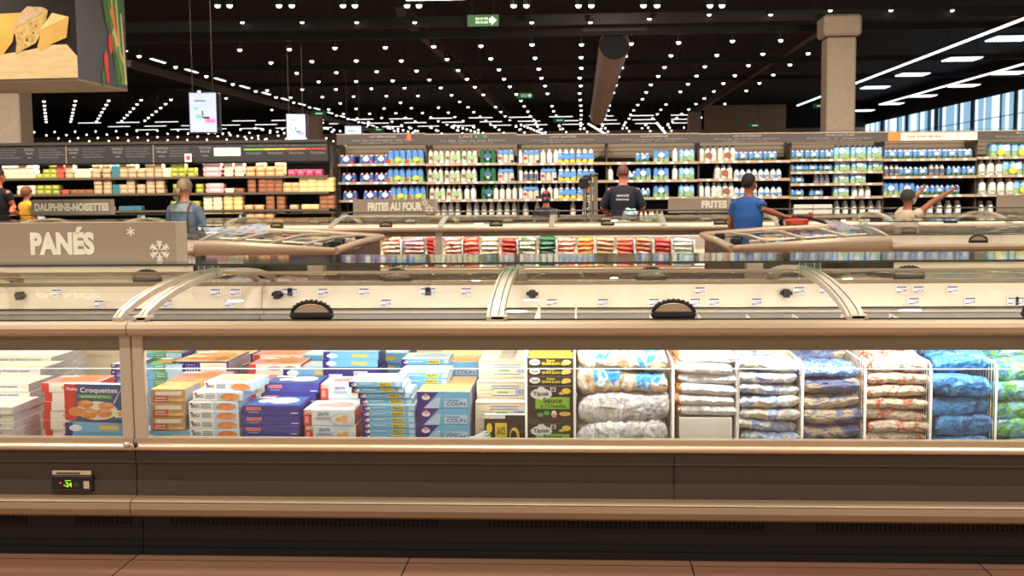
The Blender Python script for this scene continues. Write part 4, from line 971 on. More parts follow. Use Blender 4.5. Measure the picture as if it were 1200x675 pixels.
def p_band(mt):
    def f(m, w, d, h):
        k = m.mi(mt)
        for i, fc in enumerate(m.f):
            c = sum((m.v[q] for q in fc), Vector())/len(fc)
            t_ = c.y/d + .35*c.x/w
            if c.z > h*.34 and -.05 < t_ < .36 and abs(c.x) < w*.46: m.m[i] = k
    return f
def pile(K, cx, Y, zt, label, group, zb=ZF, jit=.012, tw=.10, n=None, sc=1.0, tilt=.07):
    H = zt - zb; n = n or max(1, int(round(H/K.h))); s = H/(n*K.h)
    for i in range(n):
        lab = label if isinstance(label, str) else label[min(i, len(label)-1)]
        o = K.put((cx + random.uniform(-jit, jit), Y + random.uniform(0, jit*1.5), zb + i*K.h*s + .001), lab, group if isinstance(label, str) else None, (random.uniform(-tilt,tilt), random.uniform(-tilt,tilt), random.uniform(-tw, tw)), (sc, 1, s*random.uniform(1.14,1.30)))
FB = A + .018
def bagcol(Ks, px0, px1, pys, lab, grp, dep, **kw):
    for r, py in enumerate(pys):
        K = Ks[min(r, len(Ks)-1)]; y = FB + r*dep; pm_ = (px0+px1)/2
        cx0 = X(px0, py, FB); cx1 = X(px1, py, FB); cx = (cx0+cx1)/2
        pile(K, cx, y, Z(pm_ , py, y), lab + (', front pile' if r == 0 else ', pile behind the front one' if r == 1 else ', piles at the back'), grp + ' row %s' % 'abc'[min(r,2)], **kw)
mk = lambda px0, px1, d, h, mt, seed, nm='frozen_food_bag', **k: bag((px1-px0)*FR/F*1.0, d, h, nm, mt, seed, **k)
Kb1 = mk(676,732,.25,.085,B_bread,1,'bread_bag',print_=p_band(B_bandb), crump=.22); Kb2 = mk(730,787,.25,.08,B_bread,2,'bread_bag',print_=p_band(B_bandb), crump=.22); Kg = mk(678,785,.24,.1,blend('film silver grey', [(206,208,212),(226,224,220),(176,172,180),(214,206,192),(190,196,204)],12,.25,.9,45),3)
L1 = 'clear bag of rolls with a sky blue band'
pile(Kg, X(732,500,A), FB, Z(732,466,A), ['wide silvery bag at the foot of the bread bags','wide silvery bag lying over the lowest one, under the bread bags'], None, n=2, tw=.02)
zg = Z(732,466,A)+.002
pile(Kb1, X(704,430,A), FB+.01, Z(704,409,A), [L1+', lower left of four against the glass', L1+', upper left of four against the glass'], None, zb=zg, n=2, tw=.06)
pile(Kb2, X(759,430,A), FB+.01, Z(759,415,A), [L1+', lower right of four against the glass', L1+', upper right of four against the glass'], None, zb=zg, n=2, tw=.1)
for r in range(1, 4):
    for K, px in ((Kb1, 704), (Kb2, 759)): pile(K, X(px,430,A), FB+.265*r+.01, Z(px, 411-r*1.6, FB+.265*r), L1+' in the piles behind', 'bread roll bags behind', tw=.06)
Kw = mk(792,862,.25,.042,B_white,4,seal=(B_or,(0,1,2,3,4)),crump=.12)
WBX = carton(W(62), .2, .075, 'frozen_food_box', mat('plain white carton',(232,226,216),.5), None, CAR, None)
o = WBX.put((X(828,492,A), FB+.01, ZF), 'plain white carton under the white bags with orange ends', None, (0,0,0), (1,1,(Z(828,491,A)-ZF)/.075))
pile(Kw, X(827,470,A), FB, Z(827,417,A), 'white bag with an orange end in the flat pile', 'white bags with orange ends', zb=Z(828,491,A)+.001, tw=.03, tilt=.02)
Kbr = mk(792,862,.25,.06,blend('film brown food', [(150,84,54),(190,120,84),(222,196,170),(122,70,46)],8,.3,.5,16),5)
for r in (1,2,3): pile(Kbr, X(827,430,A), FB+.27*r, Z(827,411-r,FB+.27*r), 'brown speckled bag behind the white bags', 'brown speckled bags', tw=.03)
Kc = mk(869,938,.25,.052,B_clear,6); Kc2 = mk(869,938,.25,.06,B_clear2,7)
bagcol([Kc, Kc2, Kc2, Kc2], 868, 938, [424,409,407,406], 'clear bag with pale blue print', 'clear pale blue bags', .265)
Kn = mk(943,1010,.25,.066,B_navy,8); Ks = mk(943,1010,.24,.06,B_shine,9,crump=.4)
pile(Kn, X(976,480,A), FB, Z(976,447,A), 'navy and tan bag in the pile under the shiny blue one', 'navy and tan bags in front', tw=.04)
Ks.put((X(974,440,A), FB, Z(976,447,A)+.003), 'shiny blue crumpled bag on top of the navy and tan ones', None, (0,.03,.05))
for r in range(1,4): pile(Kn, X(976,430,A), FB+.265*r, Z(976, 413-r*2, FB+.265*r), 'navy and tan bag in the piles behind', 'navy and tan bags behind', tw=.04)
Kr = mk(1018,1089,.25,.05,B_redc,10); Kr2 = mk(1018,1089,.25,.07,B_redt,11,crump=.3)
pile(Kr, X(1053,480,A), FB, Z(1053,441,A), 'clear bag with red print in the flat pile', 'clear bags with red print in front', tw=.03)
Kr2.put((X(1053,435,A), FB+.01, Z(1053,441,A)+.002), 'puffy clear bag with red spots on top of its pile', None, (.03,0,.0), (1,1,1.1))
for r in range(1,4): pile(Kr2, X(1053,430,A), FB+.265*r, Z(1053, 411-r*1.5, FB+.265*r), 'clear bag with red spots in the piles behind', 'clear bags with red spots behind', tw=.05)
Kbl = mk(1096,1164,.25,.09,B_blue,12,crump=.15); Kbl2 = mk(1096,1164,.25,.07,B_blue2,13,crump=.15)
pile(Kbl2, X(1130,490,A), FB, Z(1130,470,A), 'deep blue bag low in the pile against the glass', 'deep blue bags low in front', tw=.03)
Kbl.put((X(1129,460,A), FB, Z(1130,469,A)), 'bright blue glossy bag in the middle of its pile', None, (0,.03,.02), (1,1,1.15))
Kbl.put((X(1131,430,A), FB+.02, Z(1130,440,A)), 'bright blue glossy bag on top of its pile, tipped up', None, (.12,-.12,-.06), (.95,1,.9))
for r in range(1,4): pile(Kbl2, X(1125,430,A), FB+.265*r, Z(1130, 414-r*2, FB+.265*r), 'blue bag in the piles behind', 'blue bags behind', tw=.05)
Ka = mk(1171,1236,.25,.075,B_aqua,14,crump=.15)
bagcol([Ka, Ka, Ka, Ka], 1171, 1236, [427,413,409,407], 'aqua bag with green spots', 'aqua bags', .265, tilt=.08)
for c, (K_, nm) in enumerate(((Kc, 'clear pale blue bag'), (Kr, 'clear bag with red print'), (Kn, 'navy and tan bag'), (Kbl2, 'deep blue bag'))):
    xx_ = X(1207,470,FB) + .262*(c+1)
    pile(K_, xx_, FB, .70, nm + ' in the piles right of the aqua bags', nm + ' right of the aqua bags')
# wire basket dividers
def divider(px, label, ytop=428, solid=False):
    x = X(px, 470, A-.03); zt = Z(px, ytop, A-.03); t = thing('wire_divider', label, 'divider', (x, A-.03, ZF)); H = zt-ZF; D = 1.55
    m = MB()
    m.tube([(0,0,0),(0,0,H-.03),(0,.01,H-.01),(0,.035,H),(0,D,H+.02),(0,D,0)], .0048, WIRE, 6); m.tube([(0,0,.03),(0,D,.03)], .004, WIRE, 5); m.build('wire_frame', t)
    m = MB()
    for k in range(1, 52): m.tube([(0,k*.03,.03),(0,k*.03,H)], .0017, WIRE, 4, cap=False)
    m.build('wire_bars', t)
    if solid: m = MB(); m.box(-.003,.003,-.0,.02,0,H+.0,WIRE); m.build('front_strip', t)
for px, nm in ((789,'white wire divider left of the white bags with orange ends'),(865,'white wire divider right of the white bags with orange ends'),(940.5,'white wire divider right of the clear pale blue bags'),(1014,'white wire divider left of the red printed bags'),(1091,'white wire divider left of the blue bags'),(1167.5,'white wire divider right of the blue bags')): divider(px, nm, 426)
for px, nm in ((616.5,'white divider strip left of the black sauce boxes'),(673.5,'white divider strip right of the black sauce boxes')): divider(px, nm, 409, True)
for a_, b_, pr in ((xj+.02, frs[2]+2*pitch-.06, main),):
    pass
# loose clear wrapper at the foot of the ivory cartons
m = MB(); random.seed(4)
m.prism([(0,0),(.05,.012),(.085,.018),(.06,.004),(.09,.006),(.04,-.004)], 0, .02, ACE, 'y'); m.prism([(.01,0),(.07,.03),(.08,.026),(.03,0)], .004, .012, ACE, 'y')
tag(m.build('wrapper', None, (X(549,510,A), A-.024, Z(549,512,A)-.0)), 'torn clear wrapper lying at the foot of the ivory cartons', 'wrapper')

# ---------------------------------------------------------------- third row contents
random.seed(31)
C3 = [(400,423,'greyish tan',[(176,160,140),(200,186,160),(150,130,110)]),(424,444,'red and tan',[(200,80,60),(214,170,130),(180,50,40)]),(446,470,'brown and white mixed',[(226,150,90),(240,228,210),(90,50,30),(200,60,50)]),(471,498,'blue and orange mixed',[(240,190,110),(90,120,190),(226,130,60),(240,236,230)]),(499,509,'dark red',[(160,30,26),(190,50,40)]),
 (520,541,'red and white',[(196,50,42),(232,214,196),(206,70,54)]),(542,562,'bright red',[(204,54,46),(226,120,90),(186,36,32)]),(563,585,'tan with white stripes',[(186,160,124),(226,214,190),(160,134,100)]),(586,606,'dark brick red',[(130,34,30),(190,70,50),(110,30,28)]),(607,629,'green and white',[(60,90,50),(210,206,180),(50,70,40)]),(630,652,'dark green',[(28,76,48),(48,100,64),(20,60,40)]),(653,675,'red and cream',[(206,60,46),(236,200,170),(190,40,34)]),(676,697,'yellow and orange',[(236,200,70),(230,120,60),(214,90,50)]),
 (698,721,'tan and orange',[(226,150,96),(170,150,120),(214,120,70)]),(722,743,'scarlet',[(208,40,36),(230,120,90),(190,30,30)]),(745,764,'orange brown',[(222,130,80),(150,90,60),(230,180,140)]),(767,787,'crimson',[(176,28,34),(206,80,70),(160,24,30)]),(789,812,'white clear',[(224,222,210),(200,196,180),(236,236,230)]),(838,862,'red and pale',[(200,80,60),(226,200,180)]),(864,888,'peach',[(226,160,110),(240,190,140)]),(890,914,'orange',[(236,150,60),(240,200,120)]),(916,940,'brick red',[(150,70,60),(190,110,90)]),(942,966,'leaf green',[(110,150,80),(170,190,120)]),(968,992,'amber',[(226,150,60),(180,130,70)])]
yb3 = Y3 + .10
for i, (a, b, nm, cols) in enumerate(C3):
    mt = blend('film third row '+nm, cols, 8, .35, .4, 14, (1,1,3)); w = (b-a)*yb3/F*.9; K = bag(w, .26, .055, 'vegetable_bag' if 'green' in nm else 'snack_bag', mt, 100+i, nx=8, ny=6, crump=.25)
    cx = X((a+b)/2, 290, yb3)
    pile(K, cx, yb3, Z((a+b)/2, 279.5 + random.uniform(-1,1), yb3), '%s bag of frozen food piled behind the third row window' % nm, '%s bags in the third row' % nm, tw=.03, jit=.004)
    if i % 4 == 9: pile(K, cx, yb3+.3, Z((a+b)/2, 277.5 + random.uniform(-1,1), yb3+.3), '%s bag of frozen food in the pile behind, third row window' % nm, '%s bags behind in the third row' % nm, tw=.03, jit=.004)
for px in (469.5, 541.5, 606.5, 652.5, 697.5, 743.5, 765.5, 787.7, 814, 836):
    m = MB(); m.bbox(-.008, .008, 0, .9, 0, Z(px,281,yb3)-ZF, WIRE, .003); tag(m.build('shelf_divider', None, (X(px,290,yb3-.03), yb3-.03, ZF)), 'thin white divider among the bags of the third row', 'divider', 'thin dividers of the third row')
# some packs showing in the second row heads
for i, (px, cols, nm) in enumerate(((250,[(200,150,110),(240,220,200)],'tan'),(275,[(190,190,190),(150,160,150)],'grey'),(300,[(200,90,70),(240,200,180)],'rosy'),(330,[(210,120,80),(230,210,190)],'coppery'),(360,[(150,140,120),(210,200,180)],'olive grey'),(900,[(236,150,60),(240,200,120)],'bright orange'),(935,[(150,170,170),(120,150,150)],'teal grey'),(965,[(170,90,90),(200,140,130)],'dull red'),(1010,[(200,190,150),(160,150,110)],'straw coloured'),(1040,[(190,130,50),(110,90,50)],'amber brown'),(1080,[(90,140,110),(180,200,180)],'sea green'),(1120,[(170,190,180),(120,150,130)],'grey green'),(1160,[(200,200,190),(150,170,160)],'pale grey green'),(1195,[(160,180,160),(120,150,130)],'moss green'))):
    y = Y2 + .25; K = bag(.24, .4, .08, 'frozen_food_bag', blend('film second row '+nm, cols, 8, .35, .4, 14, (1,1,2)), 200+i, nx=8, ny=6)
    pile(K, X(px, 300, y), y, .62, '%s bag in the second row freezer under its rail' % nm, '%s bags in the second row' % nm, tw=.03)
# ================================================================ SHELVES AT THE BACK
YS = 20.0
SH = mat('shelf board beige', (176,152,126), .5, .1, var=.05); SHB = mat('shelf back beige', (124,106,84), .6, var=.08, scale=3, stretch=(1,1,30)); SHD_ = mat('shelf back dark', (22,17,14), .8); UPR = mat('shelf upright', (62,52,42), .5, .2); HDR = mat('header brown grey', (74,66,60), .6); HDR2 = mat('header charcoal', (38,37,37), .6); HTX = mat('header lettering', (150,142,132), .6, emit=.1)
ORB = mat('orange poster', (240,120,50), .5, emit=.3); CRB = mat('cream poster', (236,214,184), .5, emit=.3); CRX = mat('frosted white', (240,240,236), .5)
Z0 = Z(600, 252, YS)
def shelfline(py, px): return Z(px, py, YS)
# bays of the dairy shelf: (px0, px1, board lines at the front, header top/bottom)
BAYS = [(396,498,[191.5,213,234],157.5,169.5),(499,605,[191,212.5,233.5],157.5,169.5),(606,709,[190.5,211.5,232.5],158,168.5),(710,817,[189.5,210.5,231],157.5,167.5),(818,925,[188,209,230],157,167),(926,1034,[186,200.5,214.5,230],156,166.5),(1035,1143,[185.5,206,228],155,165),(1144,1262,[183,204.5,227],153.5,163.5),(1263,1380,[181.5,203,226],152.5,162)]
WORDS = [('LAIT DEMI-ECREME','Lait de montagne, lait frais'),('LAIT BIO','Le lait issu de nos fermes'),('LAIT ENTIER','Une source de calcium pour toute la famille'),('CREMES','Pour cuisiner au quotidien'),('LAIT CROISSANCE','Des la premiere annee'),('SANS LACTOSE','Facile a digerer'),('BOISSONS VEGETALES','Soja, amande, avoine'),('EAUX','Eaux minerales et de source'),('EAUX','')]
t = None
for bi, (a, b, lines, ht, hb) in enumerate(BAYS):
    mid = (a+b)/2; x0 = X(a, 200, YS); x1 = X(b+1, 200, YS); cx = (x0+x1)/2; w = (x1-x0)/2
    nth = ['leftmost','second from the left','third from the left','fourth from the left','fifth from the left','sixth, with four narrow shelves','seventh','eighth','ninth, past the right edge'][bi]
    t = thing('dairy_shelf_unit', 'tall dairy shelf bay with grey header, %s' % nth, 'shelf unit', (cx, YS, 0), 0)
    zh0, zh1 = Z(mid, hb, YS), Z(mid, ht, YS)
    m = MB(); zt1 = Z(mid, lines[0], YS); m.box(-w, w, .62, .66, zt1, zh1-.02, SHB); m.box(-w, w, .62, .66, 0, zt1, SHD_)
    for k in range(7): m.box(-w, w, .612, .62, zt1+.05+k*.075, zt1+.057+k*.075, UPR)
    m.build('back_panel', t)
    m = MB(); m.box(-w, -w+.03, .05, .62, 0, zh0, UPR); m.box(-w, -w+.045, .58, .64, 0, zh1, SH if bi in (0,) else UPR); m.build('upright', t)
    if bi == 0: m = MB(); m.box(-w-.03, -w, .0, .66, 0, zh0-.05, UPR); m.build('upright', t)
    for py in lines + [252, 275]:
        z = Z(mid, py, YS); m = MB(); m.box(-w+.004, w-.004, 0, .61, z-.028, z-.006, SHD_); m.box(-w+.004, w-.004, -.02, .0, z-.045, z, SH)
        bd = m.build('shelf_board', t)
        if py < 252:
            for k in range(6): m = MB(); u = -w+.1+k*(2*w-.2)/6+random.uniform(0,.1); m.box(u, u+.07, -.024, -.02, z-.04, z-.006, TAG); m.build('price_ticket', bd)
    m = MB(); m.box(-w, w, -.05, .0, zh0, zh1, HDR); m.box(-w, w, -.055, .02, zh1, zh1+.015, SH); hd = m.build('header', t)
    m = MB(); o = (-w, -.05, zh0); H = zh1-zh0
    if bi == 6:
        m.rect2(.06, w*.35, H*.05, H*.95, ORB, o, UX, UZ, .004); m.rect2(w*.35, w*1.98, H*.05, H*.95, CRB, o, UX, UZ, .004)
        for k in range(5): m.rect2(w*(.7+.28*k), w*(.7+.28*k)+.01, H*.1, H*.9, HTX, o, UX, UZ, .005)
        m.text2('les marques', w*.5, w*1.2, H*.3, H*.7, HDR, o, UX, UZ, .006)
    else:
        m.text2(WORDS[bi][0], w*.75, w*1.35, H*.66, H*.88, HTX, o, UX, UZ, .004)
        if WORDS[bi][1]: m.text2(WORDS[bi][1], w*.35, w*1.75, H*.30, H*.5, HTX, o, UX, UZ, .004, 0); m.text2('origine France', w*.55, w*1.5, H*.08, H*.22, HTX, o, UX, UZ, .004, 0)
        if bi == 0: m.rect2(w*1.6, w*1.68, H*.45, H*.95, ORG, o, UX, UZ, .005)
        if bi == 1: m.disc2(w*1.2, H*.8, .05, .05, GRN, o, UX, UZ, .005)
    m.build('lettering', hd)

# bottles and shrink-wrapped packs
PW = mat('bottle white', (226,222,212), .35, var=.04); PB = mat('pack blue', (92,146,206), .35, var=.15, scale=25, coat=.3); PB2 = mat('pack deep blue', (72,100,170), .35, var=.3, scale=25, coat=.3); PG = mat('pack green', (148,180,122), .4, var=.25, scale=25); PY_ = mat('pack yellow', (226,206,60), .4, var=.1); PR = mat('pack red', (196,70,52), .4); PBR = mat('pack brown', (132,92,66), .4, var=.3, scale=30); PDG = mat('pack dark green', (34,100,58), .4, var=.3, scale=25); PSK = mat('pack sky', (150,200,230), .35, var=.25, scale=20); PCL = mat('pack milky film', (206,200,184), .35, var=.12, scale=20); CAPB = mat('cap blue', (50,110,190), .4); CAPG = mat('cap green', (60,160,100), .4); CAPR = mat('cap red', (200,60,50), .4); CAPO = mat('cap orange', (230,140,90), .4); PNV = mat('pack navy', (30,32,70), .4); PDK = mat('pack grey blue', (70,100,130), .4, var=.3, scale=25)
def bottle(m, x, y, w, h, body, mid, top, cap, seg=9):
    r = w/2*.96
    m.lathe(x, y, 0, [(r*.9,0),(r,h*.03),(r,h*.3),(r,h*.55),(r*.92,h*.66),(r*.55,h*.84),(r*.36,h*.88),(r*.36,h*.9),(r*.4,h*.9),(r*.4,h)], seg, [body,body,mid,mid if top is None else top,body if top is None else top,body,body,cap,cap])
def pack(n, w, h, body, mid, top, cap, wrap=None, name='milk_pack', rows=2, deco=None):
    """n bottles across; wrap = (lower colour, upper colour, top height fraction)"""
    m = MB(); bw = w/n
    for j in range(rows):
        for i in range(n): bottle(m, -w/2+bw*(i+.5), bw*(j+.5), bw, h, body, mid, top, cap, 9 if j == 0 else 7)
    if wrap:
        lo, up, f = wrap; D = bw*rows
        for z0_, z1_, mt in ((.0, h*f*.42, lo), (h*f*.42, h*f, up)):
            # film follows the bellies of the bottles
            vs = []; path = []
            for i in range(n):
                for k in range(5):
                    a = PI + PI*k/4*1.0; path.append((-w/2+bw*(i+.5)+math.cos(a)*bw*.5, bw*.5+math.sin(a)*bw*.5-.003))
            path += [(w/2+.002, D), (-w/2-.002, D)]
            k2 = len(path); sh = .96 if z1_ > h*f*.9 else 1
            vs = [(x,y,z0_) for x,y in path] + [(x*sh,y*sh+.004,z1_) for x,y in path]
            m.add(vs, [(i, (i+1)%k2, (i+1)%k2+k2, i+k2) for i in range(k2)], mt, False)
    if deco: deco(m, w, h)
    o = m.build(name); tag(o, None, 'milk pack'); k = Kit(o); k.w = w; k.h = h; return k
def d_disc(mt, a, b, r): return lambda m, w, h: m.disc2(w*a, h*b, r*w, r*w*.8, mt, (0,0,0), UX, UZ, .006, 12)
def d_two(x, y): 
    def f(m, w, h): x(m, w, h); y(m, w, h)
    return f
def d_rect(mt, a0, a1, b0, b1): return lambda m, w, h: m.rect2(w*a0, w*a1, h*b0, h*b1, mt, (0,0,0), UX, UZ, .006)
pxm = YS/F
KP = {
 'A': (pack(3, 17*pxm, .175, PW, PB2, None, CAPR, (PB2, PB2, .8), deco=d_two(d_disc(CRX,0,.5,.22), d_rect(PR,.3,.5,.05,.3))), 'small dark blue and red milk pack'),
 'B': (pack(3, 21*pxm, .255, PW, PSK, None, CAPB, (PG, PB, .86), deco=d_two(d_disc(PY_,.1,.28,.16), d_rect(PR,-.5,-.34,.05,.3))), 'blue and green milk pack, red corner'),
 'C': (pack(3, 19*pxm, .255, PW, PG, None, CAPO, (PCL, PCL, .62), deco=d_two(d_rect(PG,-.05,.3,.2,.55), d_rect(PBR,-.4,-.2,.3,.5))), 'milky white pack with leaf green print'),
 'D': (pack(3, 19*pxm, .245, PDG, PDG, None, CAPG, (PDG, PDG, .92), deco=d_two(d_disc(PDK,0,.5,.25), d_disc(PCL,.0,.3,.1))), 'dark green milk pack'),
 'E': (pack(3, 19*pxm, .255, PW, PW, PB, CAPB, (PCL, PCL, .7), deco=d_two(d_rect(PB,-.45,.45,.62,.84), d_two(d_disc(PR,-.35,.35,.12), d_rect(PNV,.3,.5,.05,.2)))), 'white milk pack with blue top band'),
 'F': (pack(1, 6.7*pxm, .25, PW, PW, None, PW, None, rows=2, name='milk_bottle'), 'plain white milk bottle'),
 'G': (pack(3, 21*pxm, .262, PW, PB, None, PW, (PY_, PW, .55), deco=d_two(d_rect(PB,-.46,.46,.26,.44), d_rect(PB,-.3,.5,.42,.56))), 'white milk pack, blue stripe over yellow'),
 'H': (pack(3, 18*pxm, .22, PSK, PB, None, CAPB, (PG, PB, .9), deco=d_disc(CRX,0,.55,.2)), 'blue milk pack with green foot'),
 'I': (pack(3, 21*pxm, .265, PW, PW, None, CAPB, (PCL, PCL, .6), deco=d_two(d_disc(PBR,.05,.38,.2), d_disc(PR,.1,.3,.08))), 'white milk pack with brown emblem'),
 'J': (pack(3, 16*pxm, .175, PW, PSK, None, CAPB, (PDG, PB, .74), deco=d_disc(CRX,.1,.5,.16)), 'low blue milk pack, dark green foot'),
 'K': (pack(3, 18*pxm, .235, PW, PB, None, CAPB, (PG, PSK, .84), deco=d_two(d_disc(CRX,0,.6,.2), d_disc(PG,.2,.25,.2))), 'sky blue and bright green milk pack'),
 'L': (pack(1, 9*pxm, .27, PW, PW, None, CAPO, None, name='milk_bottle', deco=d_rect(PG,-.4,.4,.18,.24)), 'tall white bottle with thin green line'),
 'M': (pack(3, 23*pxm, .25, PW, PG, None, PG, (PG, PSK, .95), name='milk_pack', deco=d_two(d_disc(PY_,0,.3,.2), d_disc(CRX,.2,.6,.2))), 'wide green, blue and yellow pack'),
 'N': (pack(2, 13*pxm, .17, PW, PW, None, CAPB, None, deco=d_rect(PB,-.4,.4,.2,.4)), 'small pair of blue capped bottles'),
 'O': (pack(3, 18*pxm, .2, PW, PBR, None, PW, (PBR, PDK, .6)), 'shaded pack in brown and grey'),
}
ROWS = [
 # bay, shelf index, [(px0 left edge, kind, count)]
 (0,0,[(397,'A',1),(420,'A',2),(454,'B',2)]),(0,1,[(399,'A',1),(420,'A',2),(453,'B',2)]),(0,2,[(400,'A',1),(424,'A',2),(456,'B',2)]),
 (1,0,[(501,'C',3),(562,'D',1),(583,'E',1)]),(1,1,[(500,'C',3),(562,'D',1),(583,'E',1)]),(1,2,[(502,'C',2),(543,'F',2),(563,'D',1),(577,'F',4)]),
 (2,0,[(606,'F',1),(613,'E',1),(633,'F',3),(653,'G',2)]),(2,1,[(606,'F',1),(613,'O',1),(633,'E',1),(654,'G',2)]),(2,2,[(606,'F',1),(612,'E',1),(633,'F',3),(654,'G',2)]),
 (3,0,[(745,'J',1),(766,'H',1),(788,'F',1),(796,'K',1)]),(3,1,[(712,'F',1),(730,'J',1),(745,'H',1),(766,'H',1),(788,'F',1),(796,'K',1)]),(3,2,[(746,'J',1),(766,'H',1),(796,'K',1)]),
 (4,0,[(819,'I',2),(861,'J',1),(878,'J',1),(895,'J',1),(908,'F',0)]),(4,1,[(838,'I',1),(861,'N',4)]),(4,2,[(819,'F',3),(840,'I',1),(861,'N',2),(890,'N',2)]),
 (5,0,[(927,'J',3),(978,'K',3)]),(5,1,[(927,'J',1),(943,'J',2),(979,'K',3)]),(5,2,[(927,'J',1),(955,'O',1),(978,'K',2)]),(5,3,[(927,'J',1),(950,'J',1),(978,'K',1),(1000,'F',3)]),
 (6,0,[(1036,'J',6)]),(6,1,[(1037,'O',1),(1055,'J',2),(1090,'O',1),(1111,'J',2)]),(6,2,[(1036,'H',2),(1075,'J',3)]),
 (7,0,[(1162,'M',3)]),(7,1,[(1148,'L',3),(1176,'M',2)]),(7,2,[(1149,'L',1),(1161,'L',3),(1190,'M',2)]),
 (8,0,[(1270,'M',3)]),(8,1,[(1270,'L',4)]),(8,2,[(1270,'M',3)]),
]
lev = ['top shelf','second shelf','third shelf','fourth shelf']
bayn = ['first','second','third','fourth','fifth','sixth','seventh','eighth','ninth']
for bi, li, items in ROWS:
    lines = BAYS[bi][2]
    for px, kd, cnt in items:
        K, nm = KP[kd]
        for c in range(cnt):
            xa = X(px, 200, YS) + c*(K.w+.012) + K.w/2; z = Z(px, lines[li], YS) + .0
            sing = sum(q_[2] for q_ in items if q_[1] == kd) == 1
            o = K.put((xa, YS + .04 + random.uniform(0,.03), Z((BAYS[bi][0]+BAYS[bi][1])/2, lines[li], YS) - .004), '%s, %s, %s dairy bay from left' % (nm, lev[li], bayn[bi]), None if sing else '%s, %s, %s bay' % (nm, lev[li], bayn[bi]), scale=(1,1,.80 if (bi == 5 and li) else 1))
            if o.name.startswith('milk_bottle'): o['category'] = 'milk bottle'
# low shelf just above the third row
for px in list(range(508,536,8)) + list(range(545,600,9)) + [612,626,668,682,980,990,1000,1010,1020,1030]+[1090,1101,1112,1123,1150,1161]:
    bi = max(i for i, q_ in enumerate(BAYS) if q_[0] <= px); bc = (BAYS[bi][0]+BAYS[bi][1])/2
    KP['F'][0].put((X(px,240,YS)+.05, YS+.12, Z(bc,252,YS)-.004), 'plain white milk bottle on the lowest visible shelf of the %s dairy bay' % bayn[bi], 'white bottles low in the %s bay' % bayn[bi])['category'] = 'milk bottle'
m = MB(); m.bbox(-.165,.165,0,.3,0,.19,PCL,.01); cb = m.build('carton_box'); kb = Kit(cb)
for i, px in enumerate((937,960)): kb.put((X(px+5,245,YS), YS+.05, Z(980,252,YS)-.004), ['grey carton on the low shelf of the sixth bay, left one','grey carton on the low shelf of the sixth bay, right one'][i])['category'] = 'carton'

# ---------------------------------------------------------------- the dark chilled cabinet at the left
YL = 19.6
xr_ = X(385, 200, YL); xl_ = X(-60, 200, YL)
t = thing('chilled_cabinet', 'long dark chilled wall cabinet with charcoal header full of food trays', 'cabinet', ((xr_+xl_)/2, YL, 0)); w = (xr_-xl_)/2; cx = (xr_+xl_)/2
zl = lambda py, px=200: Z(px, py, YL)
m = MB(); m.box(-w, w, .75, .8, 0, zl(166), SHD_); m.build('back_panel', t)
m = MB(); m.box(w, w+.05, .1, .8, 0, zl(170,385), UPR); m.build('side_panel', t)
HB, HT = zl(190.5), zl(167.5)
m = MB(); m.box(-w, w, -.05, .8, HB, HT, HDR2, side=HDR2); m.box(-w, w, -.08, -.04, HT-.02, HT+.03, UPR); m.box(-w,w,-.03,.3,HB-.006,HB,SHD_); m.box(-w,w,-.03,.0,HB-.028,HB-.006,SHD_); hd = m.build('header', t)  # dark lip under the header added to hide the cabinet light
m = MB(); o = (0, -.05, HB); H = HT-HB
HL2 = mat('cabinet header lettering', (128,122,116), .6, emit=.12)
def hx(px): return X(px, 180, YL) - cx
rr = random.Random(9)
for a, b, kind in ((0,26,'p'),(30,42,'t'),(47,78,'p'),(81,94,'t'),(98,128,'p'),(132,146,'t'),(149,179,'p'),(183,199,'t'),(200,230,'p'),(234,249,'t'),(252,283,'w'),(287,383,'s')):
    if kind == 'p':
        for k, wd in enumerate(('Produit frais de nos regions','Prepare chaque jour sur place','Origine et qualite garanties','Conseil de conservation')):
            f = rr.uniform(.7, 1); m.text2(wd, hx(a), hx(a)+(hx(b)-hx(a))*f, H*(.68-.13*k), H*(.76-.13*k), HL2, o, UX, UZ, .004, .0)
    elif kind == 't':
        m.text2('TRAITEUR' if a != 81 else 'SALADES', hx(a), hx(b), H*.66, H*.78, HL2, o, UX, UZ, .004); m.text2('FRAIS', hx(a+2), hx(b-2), H*.48, H*.6, HL2, o, UX, UZ, .004); m.rect2(hx(a+4), hx(b-4), H*.3, H*.34, HL2, o, UX, UZ, .004)
    elif kind == 'w': m.rect2(hx(a), hx(b), H*.3, H*.72, CRB, o, UX, UZ, .004)
    else:
        m.text2('Tableau des calories et des apports nutritionnels', hx(a), hx(b), H*.74, H*.84, HL2, o, UX, UZ, .004, .0)
        for k in range(8): m.rect2(hx(a)+(hx(b)-hx(a))*k/8, hx(a)+(hx(b)-hx(a))*(k+1)/8, H*.58, H*.65, [LIM,LIM,YEL,YEL,ORP,ORP,REDP,REDP][k], o, UX, UZ, .004)
        for k in range(4): m.text2('Nutrition', hx(a+3+25*k), hx(a+20+25*k), H*.36, H*.5, HL2, o, UX, UZ, .004, 0)
m.build('lettering', hd)
for px in (79, 181): m = MB(); m.box(hx(px)-.006, hx(px)+.006, -.056, -.05, HB, HT, SH); m.build('header_seam', hd)
SL = [207.5, 226.5, 246.5, 262]
for py in SL:
    z = zl(py); m = MB(); m.box(-w, w, .0, .74, z-.03, z-.006, SHD_); m.box(-w, w, -.02, .0, z-.035, z+.005, mat('cabinet shelf lip', (96,80,64), .5)); m.build('shelf_board', t)
m = MB(); m.box(-w, w, -.25, .75, 0, .35, HDR2); m.build('base', t)
area('cabinet light', (cx, YL+.05, HB-.011), 2*w*.95, 150, (1,.93,.82), (math.radians(0),0,0), .05)
